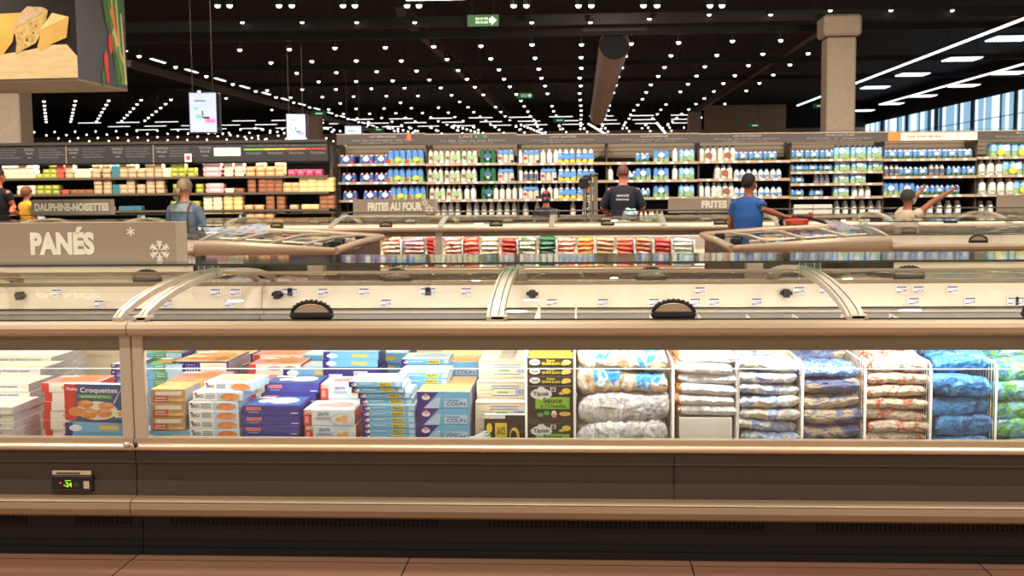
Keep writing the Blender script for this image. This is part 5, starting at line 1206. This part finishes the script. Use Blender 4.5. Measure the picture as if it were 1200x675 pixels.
p_ = P(220.5, 185, YL-.1); m = MB(); m.box(-.06,.06,0,.01,-.07,.07,CRX); m.disc2(0,0,.04,.045,PR,(0,0,0),UX,UZ,.002); tag(m.build('small_notice', None, p_), 'small white notice with a red disc clipped to the charcoal header', 'notice')
def tray(w_, h_, name, body, top, label):
    m = MB(); d = .16
    m.prism([(-w_/2*.9,0),(w_/2*.9,0),(w_/2,h_*.45),(w_/2*.98,h_*.8),(w_/2*.8,h_*.97),(-w_/2*.8,h_*.97),(-w_/2*.98,h_*.8),(-w_/2,h_*.45)], 0, d, body, 'y')
    m.rect2(-w_*.3, w_*.3, h_*.3, h_*.85, top, (0,0,0), UX, UZ, .001); m.rect2(-w_*.28, w_*.28, .01, d-.01, top, (0,0,h_*.97), UX, UY, .001)
    o = m.build(name); tag(o, label, 'food tray'); k = Kit(o); k.w = w_; k.h = h_; k.lab = label; return k
T = {k: tray(*v) for k, v in {
 'w': (.165,.078,'food_tray', mat('tray cream',(232,214,178),.35,var=.06), mat('tray lid cream',(240,226,196),.4,var=.1), 'cream coloured food tray'),
 'g': (.14,.078,'food_tray', mat('tray olive',(150,150,70),.35,var=.2,scale=20), mat('tray lime',(196,204,70),.4,var=.2), 'lime green food tray'),
 'b': (.15,.078,'food_tray', mat('tray tan',(190,160,120),.35,var=.15,scale=20), mat('tray tan lid',(214,190,150),.4,var=.2), 'tan food tray'),
 'r': (.13,.078,'food_tray', mat('tray red',(200,84,60),.35,var=.1), mat('tray red lid',(230,90,70),.4), 'red food tray'),
 'l': (.14,.078,'food_tray', mat('tray blue green',(80,130,130),.35,var=.2), mat('tray teal lid',(60,120,150),.4), 'blue green food tray'),
 'p': (.33,.082,'food_tray', mat('tray pink',(238,170,170),.35,var=.1), mat('tray pink lid',(250,206,206),.4), 'wide pink food tray'),
 'o': (.165,.082,'food_tray', mat('tray orange',(220,160,104),.35,var=.1), mat('tray peach lid',(240,200,150),.4,var=.1), 'peach orange food tray'),
 'm': (.14,.11,'food_tray', mat('tray magenta',(190,60,100),.35,var=.2,scale=20), mat('tray rose lid',(214,120,140),.4), 'magenta food pot'),
 'n': (.15,.078,'food_tray', mat('tray brown',(140,92,62),.35,var=.2,scale=20), mat('tray rust lid',(180,110,70),.4), 'brown food tray'),
 'y': (.165,.082,'food_tray', mat('tray yellow',(240,200,120),.35,var=.1), mat('tray straw lid',(250,226,170),.4), 'yellow and white food tray'),
}.items()}
LAY = [
 (0,[(2,40,'w',3),(41,49,'g',2),(50,65,'g',3),(66,74,'r',3),(75,86,'b',3),(87,105,'w',2),(106,130,'b',3),(131,138,'l',3),(139,190,'b',3),(191,199,'w',2),(200,216,'g',3),(217,230,'g',2),(237,259,'p',3),(261,286,'w',3),(288,298,'o',2),(299,333,'o',3),(336,378,'m',1)]),
 (1,[(18,40,'w',2),(41,68,'g',2),(70,80,'r',1),(81,107,'n',1),(108,130,'b',3),(131,138,'l',2),(139,156,'b',3),(158,192,'b',3),(200,212,'g',2),(228,237,'g',2),(239,262,'p',2),(263,272,'w',1),(273,286,'n',2),(288,300,'n',3),(302,330,'n',3),(332,349,'o',2),(350,390,'y',3)]),
 (2,[(43,67,'g',1),(92,130,'w',1),(137,163,'l',1),(198,232,'g',2),(236,259,'w',3),(260,283,'y',3),(284,308,'o',1),(309,334,'n',3),(336,350,'b',1),(352,372,'y',1),(374,390,'n',3)]),
 (3,[(236,258,'b',1),(286,330,'o',2),(332,380,'n',1)]),
]
lev2 = ['top shelf','second shelf','third shelf','lowest visible shelf']
for li, its in LAY:
    z = zl(SL[li]) + .006
    for a, b, k, n in its:
        K = T[k]; xa, xb = X(a, 200, YL), X(b, 200, YL); c = max(1, int(round((xb-xa)/(K.w+.004)))); pt_ = (xb-xa)/c
        for i in range(c):
            for j in range(n):
                if j == n-1 and n > 1 and rr.random() < .1: continue
                K.put((xa+pt_*(i+.5), YL+.02+rr.uniform(0,.02), z + j*(K.h+.002)), '%s on the %s of the dark chilled cabinet' % (K.lab, lev2[li]), '%ss on the %s of the chilled cabinet' % (K.lab, lev2[li]))
# ================================================================ PEOPLE AND TROLLEYS
SKN = mat('skin', (206,140,104), .5, var=.05, bump=.05); SKN2 = mat('skin tanned', (176,104,72), .5, var=.05); SKN3 = mat('skin warm', (196,112,84), .5, var=.05)
EYE = mat('eye dark', (30,22,18), .3)
def arm_chain(S, E, Wp):
    return [Vector(S), Vector(E), Vector(Wp)]
def body(root, H, skin, armL, armR, head_yaw=0., fingers=(False, False), legs=True, spread=None):
    """one fused surface: trunk, neck, head, arms, five-fingered hands, legs. Faces +y locally. arms = (shoulder, elbow, wrist, palm direction)"""
    m = MB(); h = H
    tr = [((0,0,h*.47),.080*h,.062*h),((0,0,h*.52),.092*h,.066*h),((0,.0,h*.60),.076*h,.056*h),((0,0,h*.68),.088*h,.062*h),((0,0,h*.75),.098*h,.062*h),((0,0,h*.80),.088*h,.050*h),((0,0,h*.825),.045*h,.038*h),((0,.004,h*.85),.033*h,.034*h),((0,.008,h*.89),.032*h,.035*h)]
    m.loft(tr, skin, 14)
    c, s = math.cos(head_yaw), math.sin(head_yaw); fw = Vector((s, c, 0)); rt = Vector((c, -s, 0)); hc = Vector((0,.012*h,h*.925))
    m.ell(hc + fw*(-.004*h) + Vector((0,0,.012*h)), .046*h, .055*h, .060*h, skin, 14, 10); m.ell(hc + fw*.012*h - Vector((0,0,.018*h)), .038*h, .042*h, .046*h, skin, 12, 8)
    m.ell(hc + fw*.058*h - Vector((0,0,.008*h)), .008*h, .012*h, .013*h, skin, 8, 6)
    m.ell(hc + fw*.052*h - Vector((0,0,.034*h)), .013*h, .006*h, .006*h, skin, 8, 6)
    for sg in (-1, 1): m.ell(hc + rt*sg*.046*h - Vector((0,0,.004*h)), .006*h, .012*h, .018*h, skin, 8, 6)
    for (S, E, Wp, pd), fg in ((armL, fingers[0]), (armR, fingers[1])):
        S, E, Wp, pd = Vector(S), Vector(E), Vector(Wp), Vector(pd).normalized()
        inn = Vector((S.x*.55, S.y, S.z+.005*h))
        m.tube([S, S+(E-S)*.5, E, E+(Wp-E)*.35, Wp], .03*h, skin, 10, rr=[.030*h,.027*h,.024*h,.025*h,.016*h]); m.tube([inn, S], .03*h, skin, 10); m.ell(S, .034*h, .034*h, .034*h, skin, 12, 8)
        pc = Wp + pd*.045*h; m.tube([Wp-pd*.005*h, Wp+pd*.02*h, Wp+pd*.055*h], .02*h, skin, 10, rr=[.016*h,.023*h,.023*h], flat=.55)
        side = pd.cross(Vector((0,0,1))); side = side.normalized() if side.length > .2 else Vector((1,0,0)); up = side.cross(pd).normalized()
        spr = side*.6 + up*.8; spr.normalize()
        for k, ln in enumerate((.040,.046,.043,.034)):
            o = (k-1.5)*.0125*h; b = Wp + pd*.05*h + spr*o; dd = (pd + spr*(k-1.5)*(.16 if fg else .03)).normalized(); cur = up.cross(spr) * .0
            m.tube([b, b+dd*ln*h*.5, b+dd*ln*h*.95 - side*.006*h], .0056*h, skin, 6, rr=[.0062*h,.0058*h,.0048*h])
        td = (pd*.6 + spr*-.8).normalized(); b = Wp + pd*.018*h - spr*.014*h; m.tube([b, b+td*.022*h, b+td*.022*h+(td+pd).normalized()*.018*h], .006*h, skin, 6, rr=[.008*h,.0068*h,.0055*h])
    if legs:
        for sg in (-1,1): m.tube([(sg*.045*h,0,h*.50),(sg*.052*h,.0,h*.28),(sg*.052*h,-.01*h,h*.05)], .04*h, skin, 10, rr=[.05*h,.034*h,.022*h])
    o = m.build('body', root)
    r = o.modifiers.new('fuse', 'REMESH'); r.mode = 'VOXEL'; r.voxel_size = .0085; r.use_smooth_shade = True
    sm = o.modifiers.new('smooth', 'SMOOTH'); sm.iterations = 3; sm.factor = .5
    # eyes
    e = MB()
    for sg in (-1,1): e.ell(hc + fw*.0515*h + rt*sg*.018*h + Vector((0,0,.004*h)), .006*h, .004*h, .004*h, EYE, 8, 6)
    e.build('eyes', root)
    return hc, fw, rt
def shirt(root, H, mt, armL, armR, hem=.50, sleeve=.5, name='shirt', fat=1.0):
    h = H; m = MB(); f = fat
    m.loft([((0,0,h*hem),.100*h*f,.074*h*f),((0,0,h*(hem+.02)),.103*h*f,.078*h*f),((0,0,h*.60),.094*h*f,.072*h*f),((0,0,h*.68),.102*h*f,.074*h*f),((0,0,h*.745),.112*h,.073*h),((0,0,h*.785),.106*h,.064*h),((0,0,h*.81),.082*h,.052*h),((0,.0,h*.828),.048*h,.044*h),((0,.0,h*.832),.040*h,.040*h)], mt, 20)
    for S, E, Wp, pd in (armL, armR):
        S, E, Wp = Vector(S), Vector(E), Vector(Wp); inn = Vector((S.x*.45, S.y, S.z-.012*h))
        if sleeve <= 1: end = S+(E-S)*sleeve; m.tube([S, S+(E-S)*sleeve*.5, end], .04*h, mt, 12, rr=[.044*h,.043*h,.042*h]); m.tube([inn, S], .044*h, mt, 12); m.ell(S-Vector((S.x*.12,0,.004*h)), .043*h, .043*h, .043*h, mt, 14, 10)
        else: m.tube([S, S+(E-S)*.5, E, E+(Wp-E)*(sleeve-1)], .04*h, mt, 12, rr=[.044*h,.038*h,.034*h,.027*h]); m.tube([inn, S], .044*h, mt, 12); m.ell(S-Vector((S.x*.12,0,.004*h)), .043*h, .043*h, .043*h, mt, 14, 10); m.ell(E, .035*h, .035*h, .035*h, mt, 12, 8)
    o = m.build(name, root)
    r = o.modifiers.new('fuse', 'REMESH'); r.mode = 'VOXEL'; r.voxel_size = .012; r.use_smooth_shade = True
    sm = o.modifiers.new('smooth', 'SMOOTH'); sm.iterations = 4; sm.factor = .6
    return o
def trousers(root, H, mt):
    h = H; m = MB(); m.loft([((0,0,h*.455),.09*h,.07*h),((0,0,h*.50),.1*h,.074*h),((0,0,h*.54),.094*h,.070*h)], mt, 16)
    for sg in (-1,1): m.tube([(sg*.047*h,0,h*.48),(sg*.053*h,.0,h*.28),(sg*.053*h,-.008*h,h*.045)], .05*h, mt, 12, rr=[.056*h,.043*h,.036*h])
    m.build('trousers', root)
    s = MB()
    for sg in (-1,1): s.ell((sg*.053*h,.03*h,.022*h), .03*h, .075*h, .022*h, BLK, 10, 6)
    s.build('shoes', root)
def hair(root, H, hc, fw, mt, k=1.07, cut=.0, low=-.02, name='hair'):
    m = MB(); h = H; c = hc + fw*(-.008*h) + Vector((0,0,.014*h))
    def keep(p):
        d = p - c; return d.z > low*h + (.045*h if d.dot(fw) > .02*h else 0.) + (.01*h if d.dot(fw) > -.01*h else 0)
    m.ell(c, .049*h*k, .058*h*k, .063*h*k, mt, 20, 14, keep); o = m.build(name, root)
    s = o.modifiers.new('thick', 'SOLIDIFY'); s.thickness = .006; s.offset = -1; return o
def mask(root, H, hc, fw, rt, mt):
    m = MB(); h = H; c = hc + fw*.016*h - Vector((0,0,.020*h))
    m.ell(c, .043*h, .050*h, .036*h, mt, 18, 10, lambda p: (p-c).dot(fw) > .008*h); m.tube([c+rt*.043*h+Vector((0,0,.01*h)), c+rt*.047*h-fw*.02*h+Vector((0,0,.018*h))], .0015, CRX, 4); m.build('face_mask', root)
MSK = mat('mask pale blue', (150,200,220), .6)
HAIRD = mat('hair dark brown', (44,30,24), .7, var=.3, scale=60, bump=.3, bscale=90); HAIRR = mat('hair auburn', (128,70,44), .7, var=.3, scale=60, bump=.3, bscale=90); HAIRB = mat('hair greying blonde', (176,150,120), .7, var=.2, scale=60, bump=.3)
JE = mat('trousers dark', (34,34,40), .8)
def std(h, lE, lW, lD, rE, rW, rD):
    sh = .100*h; z = .780*h
    return ((-sh,0,z), lE, lW, lD), ((sh,0,z), rE, rW, rD)

# man in blue, turned three quarters away to the right, hand on the red trolley handle
Yp = 13.95
pt_ = P(879, 203, Yp); H = pt_.z + .0
BLT = mat('t-shirt blue', (44,100,176), .8, var=.12, scale=8, bump=.25, bscale=7)
r = thing('person', 'person in a bright blue t-shirt reaching for a red trolley handle', 'person', (X(877,240,Yp), Yp, 0), -.62)
def loc(root, px, py, Y):                            # a picture point at depth Y in the person's own frame
    v = P(px, py, Y) - root.location; a = -root.rotation_euler.z
    return Vector((v.x*math.cos(a)-v.y*math.sin(a), v.x*math.sin(a)+v.y*math.cos(a), v.z))
rW = loc(r, 919, 253.5, Yp-.05); rE = loc(r, 893, 245, Yp-.12)
aL, aR = std(H, (-.16*H,.04,.62*H), (-.12*H,.14,.52*H), (0.2,.8,-.4), tuple(rE), tuple(rW), (.75,.35,-.1))
hc, fw, rt = body(r, H, SKN2, aL, aR, .35, (False, True)); shirt(r, H, BLT, aL, aR, .555, .55, 't_shirt', 1.14); trousers(r, H, JE); hair(r, H, hc, fw, HAIRD, 1.04, low=-.035); mask(r, H, hc, fw, rt, CRX)

# worker in navy
Yw = 17.75; H = Z(744,193,Yw); NV = mat('navy work shirt', (16,18,30), .85, var=.1); LT = mat('shirt lettering', (214,210,214), .6, emit=.1)
r = thing('person', 'person in navy work shirt with white back lettering facing the milk shelves', 'person', (X(730,230,Yw), Yw, 0), 0)
aL, aR = std(H, (-.17*H,.06,.64*H), (-.12*H,.22,.58*H), (.3,.9,0), (.17*H,.03,.64*H), (.13*H,.16,.54*H), (0,.8,-.4))
hc, fw, rt = body(r, H, SKN3, aL, aR, .0); st_ = shirt(r, H, NV, aL, aR, .48, .95, 'work_shirt', 1.06); trousers(r, H, JE); hair(r, H, hc, fw, mat('hair cropped brown', (92,52,36), .8, var=.2, scale=60), 1.02, low=-.03)
m = MB(); o = (0, -.082*H, 0); zz = .735*H
m.text2('SERVICE', -.055*H, .02*H, zz, zz+.016*H, LT, o, UX, UZ, .002); m.disc2(.035*H, zz+.008*H, .011*H, .011*H, LT, o, UX, UZ, .002); m.disc2(.035*H, zz+.008*H, .006*H, .006*H, NV, o, UX, UZ, .003); m.text2('à Votre Service', -.06*H, .045*H, zz-.032*H, zz-.013*H, LT, o, UX, UZ, .002); m.build('lettering', r)

# woman with cap and denim jacket
Yd = 13.7; H = Z(215,209,Yd)
DEN = mat('denim', (118,136,154), .85, var=.25, scale=7, bump=.2, bscale=40); DEN2 = mat('washed denim yoke', (160,166,172), .85, var=.15, scale=9); CAPM = mat('tan cap', (150,126,100), .8, var=.08); STR = mat('brown strap', (120,84,62), .6)
r = thing('person', 'person with tan cap, blond ponytail and denim jacket, brown strap on the shoulder', 'person', (X(216,240,Yd), Yd, 0), -.25)
aL, aR = std(H, (-.16*H,.05,.65*H), (-.12*H,.2,.60*H), (.2,.9,0), (.16*H,.04,.63*H), (.12*H,.18,.55*H), (0,.9,-.2))
hc, fw, rt = body(r, H, SKN, aL, aR, .25); shirt(r, H, DEN, aL, aR, .46, 1.8, 'denim_jacket', 1.05); trousers(r, H, JE); hair(r, H, hc, fw, HAIRB, 1.02, low=-.03)
m = MB(); m.loft([((0,-.002,H*.755),.113*H,.078*H),((0,0,H*.79),.107*H,.067*H),((0,0,H*.813),.084*H,.055*H)], DEN2, 20, cap=False); m.build('jacket_yoke', r)
m = MB(); c = hc + Vector((0,0,.018*H)); m.ell(c, .053*H, .062*H, .062*H, CAPM, 18, 12, lambda p: (p-c).z > -.01*H); b = c + fw*.06*H; m.poly2([(math.cos(a)*.045*H, math.sin(a)*.055*H) for a in [PI*k/8 for k in range(9)]], CAPM, b, rt, fw, 0); m.tube([c-fw*.06*H+rt*-.03*H-Vector((0,0,.012*H)), c-fw*.064*H-Vector((0,0,.016*H)), c-fw*.06*H+rt*.03*H-Vector((0,0,.012*H))], .004*H, CAPM, 6); m.build('cap', r)
m = MB(); q0 = hc - fw*.055*H - Vector((0,0,.0)); m.tube([q0+Vector((0,0,.0)), q0-fw*.025*H-Vector((0,0,.02*H)), q0-fw*.03*H-Vector((0,0,.06*H)), q0-fw*.022*H-Vector((0,0,.10*H))], .02*H, HAIRB, 10, rr=[.014*H,.024*H,.022*H,.008*H]); m.build('ponytail', r)
m = MB(); m.tube([(.07*H,.04*H,.80*H),(.072*H,-.02*H,.822*H),(.078*H,-.073*H,.78*H),(.082*H,-.085*H,.70*H),(.085*H,-.082*H,.60*H),(.1*H,-.06*H,.50*H)], .014, STR, 6, flat=.5); m.build('shoulder_strap', r)

# child with outstretched arms
Yc = 13.9; H = Z(1057,222,Yc); CTE = mat('cream t-shirt', (226,204,172), .85, var=.08, scale=8, bump=.3, bscale=8); CAPG_ = mat('dark grey cap', (66,58,52), .85)
r = thing('person', 'child in cream t-shirt and dark cap stretching both arms to the right', 'person', (X(1063,245,Yc), Yc, 0), -1.15)
e1, w1 = loc(r, 1091, 238, Yc-.05), loc(r, 1112, 225, Yc-.05); e2, w2 = loc(r, 1068, 236, Yc+.35), loc(r, 1078, 225.5, Yc+.5)
dirr = loc(r, 1125, 217, Yc-.05) - w1; dl = loc(r, 1083, 219, Yc+.52) - w2
aL, aR = std(H, tuple(e2), tuple(w2), tuple(dl), tuple(e1), tuple(w1), tuple(dirr))
hc, fw, rt = body(r, H, SKN2, aL, aR, .1, (True, True)); shirt(r, H, CTE, aL, aR, .50, .35, 't_shirt', 1.15); trousers(r, H, JE); hair(r, H, hc, fw, HAIRD, 1.03, low=-.03); mask(r, H, hc, fw, rt, MSK)
m = MB(); c = hc + Vector((0,0,.014*H)) - fw*.006*H; m.ell(c, .058*H, .068*H, .066*H, CAPG_, 18, 12, lambda p: (p-c).z > (-.005 if (p-c).dot(fw) > 0 else -.035)*H); b = c + fw*.058*H + Vector((0,0,.004)); m.poly2([(math.cos(a)*.046*H, math.sin(a)*.05*H) for a in [PI*k/8 for k in range(9)]], CAPG_, b, rt, fw+Vector((0,0,-.15)), 0); m.build('cap', r)

# left edge: adult in black with a child in yellow
Ye = 17.5; H = Z(4,196,Ye); BKT = mat('black t-shirt', (14,12,12), .9)
r = thing('person', 'person in a black t-shirt with cropped dark hair at the left edge', 'person', (X(-2,230,Ye), Ye, 0), -.35)
rW = loc(r, 13, 248, Ye-.25); rE = loc(r, 16, 243, Ye-.02)
aL, aR = std(H, (-.17*H,.04,.64*H), (-.12*H,.18,.55*H), (0,1,0), tuple(rE), tuple(rW), (.9,-.1,-.1))
hc, fw, rt = body(r, H, SKN3, aL, aR, .2); shirt(r, H, BKT, aL, aR, .48, .5, 't_shirt', 1.12); trousers(r, H, JE); hair(r, H, hc, fw, HAIRD, 1.03, low=-.04)
Yk = 17.3; Hk = 1.28; zk = Z(30,219.5,Yk) - Hk
YLT = mat('yellow top', (226,166,44), .85, var=.1)
r = thing('person', 'small child with auburn hair in a yellow top, held up beside the adult in black', 'person', (X(31,235,Yk), Yk, zk), -.5)
aL, aR = std(Hk, (-.15*Hk,.04,.66*Hk), (-.1*Hk,.14,.6*Hk), (0,1,0), (.15*Hk,.04,.66*Hk), (.1*Hk,.14,.6*Hk), (0,1,0))
hc, fw, rt = body(r, Hk, SKN, aL, aR, .3, legs=False); shirt(r, Hk, YLT, aL, aR, .48, .5, 't_shirt', 1.0); hair(r, Hk, hc, fw, HAIRR, 1.28, low=-.055)
m = MB()
for sg in (-1,1): m.tube([(sg*.05*Hk,0,Hk*.5),(sg*.06*Hk,.2*Hk,.46*Hk),(sg*.06*Hk,.22*Hk,.25*Hk)], .04*Hk, JE, 8, rr=[.055*Hk,.045*Hk,.035*Hk])
m.build('trousers', r)

# someone crouched low with a red cap, partly hidden by the third row
Yq = 17.6; Hq = Z(640,224,Yq); zq = 0
r = thing('person', 'small person in dark jacket and red cap before the lowest milk shelf', 'person', (X(640,240,Yq), Yq, max(0, zq)), 3.0)
aL, aR = std(Hq, (-.14*Hq,.04,.66*Hq), (-.05*Hq,.16,.62*Hq), (.6,.6,0), (.14*Hq,.04,.66*Hq), (.06*Hq,.16,.60*Hq), (-.6,.6,0))
hc, fw, rt = body(r, Hq, SKN3, aL, aR, .0); shirt(r, Hq, mat('dark jacket', (22,22,30), .85), aL, aR, .48, 1.85, 'jacket', 1.0); trousers(r, Hq, mat('blue trousers', (40,60,90), .8)); hair(r, Hq, hc, fw, mat('hair black', (18,14,14), .8), 1.1, low=-.05); mask(r, Hq, hc, fw, rt, mat('dark mask', (30,28,34), .7))
m = MB(); c = hc + Vector((0,0,.02*Hq)); m.ell(c, .048*Hq, .056*Hq, .062*Hq, mat('red cap', (196,44,40), .8), 14, 10, lambda p: (p-c).z > .03*Hq); m.build('cap', r)

# shopping trolley with red handle by the man in blue
RED = mat('trolley red', (210,52,34), .4); DKH = mat('trolley grey plastic', (50,44,42), .5); CHR = mat('trolley chrome', (150,146,140), .3, .9)
p0 = P(936, 258, Yp-.05)
t = thing('shopping_trolley', 'shopping trolley with red seat flap and dark handle beside the person in blue', 'trolley', (p0.x, p0.y, 0)); z = p0.z
m = MB(); m.bbox(-.16, .11, -.06, .06, z-.07, z+.02, RED, .02); m.bbox(-.10,.04,-.065,-.06, z-.05,z-.01, mat('trolley red light',(226,84,60),.4), .004); m.build('seat_flap', t)
m = MB(); m.tube([(-.18,0,z-.12),(-.22,0,z-.02),(-.18,0,z+.045),(.0,0,z+.05),(.16,0,z+.02),(.36,0,z-.045)], .026, DKH, 8, flat=.8); m.build('handle', t)
m = MB(); m.bbox(.115,.165,-.03,.03,z+.03,z+.095,RED,.015); m.build('coin_lock', t)
m = MB(); zb_ = .45
for k in range(13): u = -.1+.9*k/12; m.tube([(u,-.25,z-.12),(u,-.2,zb_)], .004, CHR, 4); m.tube([(u,.25,z-.12),(u,.2,zb_)], .004, CHR, 4)
for zz in (z-.12, .7, .57, zb_): m.tube([(-.12,-.24,zz),(.82,-.24,zz),(.82,.24,zz),(-.12,.24,zz),(-.12,-.24,zz)], .006, CHR, 5)
for k in range(6): m.tube([(-.1,-.2+.08*k,zb_),(.8,-.2+.08*k,zb_)], .003, CHR, 4)
m.build('wire_basket', t)
m = MB()
for s in (-1,1): m.tube([(-.15,s*.22,z-.02),(-.05,s*.24,.3),(.0,s*.25,.14),(.75,s*.25,.14)], .012, CHR, 6)
m.build('chassis', t)
for a_, b_ in ((0,-.25),(0,.25),(.72,-.25),(.72,.25)):
    m = MB(); m.lathe(0,0,0,[(.06,-.015),(.06,.015),(.03,.016)],14,m=BLK); m.T = Matrix.Identity(4)
    o = m.build('wheel', t); o.location = (a_,b_,.06); o.rotation_euler = (PI/2,0,0)

# stock trolley of the worker with its grey post, packs under film
Yt = 16.85
t = thing('stock_trolley', 'grey stock trolley post with a hanging black scanner and lettered label, left of the worker', 'trolley', (X(692,240,Yt), Yt, 0)); GRM = mat('trolley grey metal', (128,112,94), .45, .5)
zt_ = Z(692,203,Yt); w_ = 17*Yt/F/2
m = MB(); m.bbox(w_-.07, w_, 0, .05, 0.1, zt_, GRM, .006); m.bbox(w_-.12, w_-.08, 0, .05, 0.1, zt_, GRM, .004); m.build('post', t)
m = MB(); m.bbox(-w_, -w_+.035, 0, .04, .1, Z(684,216,Yt), GRM, .004); m.bbox(-w_+.0, w_, 0, .03, zt_-.05, zt_-.02, GRM, .004); m.build('frame', t)
m = MB(); m.bbox(-w_-.06, -w_+.08, -.08, .0, Z(684,221,Yt), Z(684,208,Yt), BLK, .02); m.bbox(-w_, w_-.1, -.04, .0, Z(684,212,Yt), Z(684,206,Yt), BLK, .01); m.build('scanner', t)
m = MB(); m.box(-w_+.04, w_-.125, .01, .02, .9, Z(690,215,Yt), BLK); o = (-.02,.01,0); 
z5 = Z(690,226,Yt); m.rect2(-.03,.03,z5,z5+.1, mat('orange sticker',(226,110,60),.5), o, UX, UZ, .003)
for k, ch in enumerate('STOC'): m.text2(ch, -.03, .03, z5-.10-.09*k, z5-.03-.09*k, CRX, o, UX, UZ, .003)
m.build('label_plate', t)
m = MB(); m.bbox(-w_, 1.25, -.1, .45, .1, .16, GRM, .01); m.bbox(.3, 1.25, -.1, .45, .85, .885, GRM, .01); m.tube([(.32,.2,.16),(.32,.2,.85)], .02, GRM, 6); m.tube([(1.22,.2,.16),(1.22,.2,.85)], .02, GRM, 6); m.build('platform', t)
for s in (0,1):
    m = MB(); m.lathe(0,0,0,[(.05,-.02),(.05,.02),(.02,.021)],12,m=BLK); o = m.build('wheel', t); o.location = (.1+s*1.0, .2, .05); o.rotation_euler = (PI/2,0,0)
FILM = blend('crumpled pack film', [(170,200,214),(120,170,180),(230,232,220),(80,120,150),(196,210,150)], 12, .25, .8, 20)
kz = .887
for i, (px, kd, lab) in enumerate(((768,'C','pair of milky packs standing on the stock trolley at its right'),(757,'C','milky pack standing on the stock trolley next to the film wrapped ones'))):
    K = KP[kd][0]; K.put((X(px+ (3 if i == 0 else 0),250,Yt)+.0, Yt+.0+.0 if i else Yt+.12, kz), lab, None, scale=(.7,.7,1.05))
Kf = bag(.30,.3,.14,'wrapped_pack', FILM, 77, crump=.45, nx=12, ny=9)
o = Kf.put((X(728,245,Yt), Yt-.02, kz), 'crumpled film wrapped milk pack lying on the stock trolley'); o['category'] = 'milk pack'
o = Kf.put((X(737,243,Yt), Yt+.02, kz+.145), 'torn clear film heaped on top of the wrapped pack'); o['category'] = 'film'; o.scale = (.7,.7,1.2); o.rotation_euler = (0,.3,0)
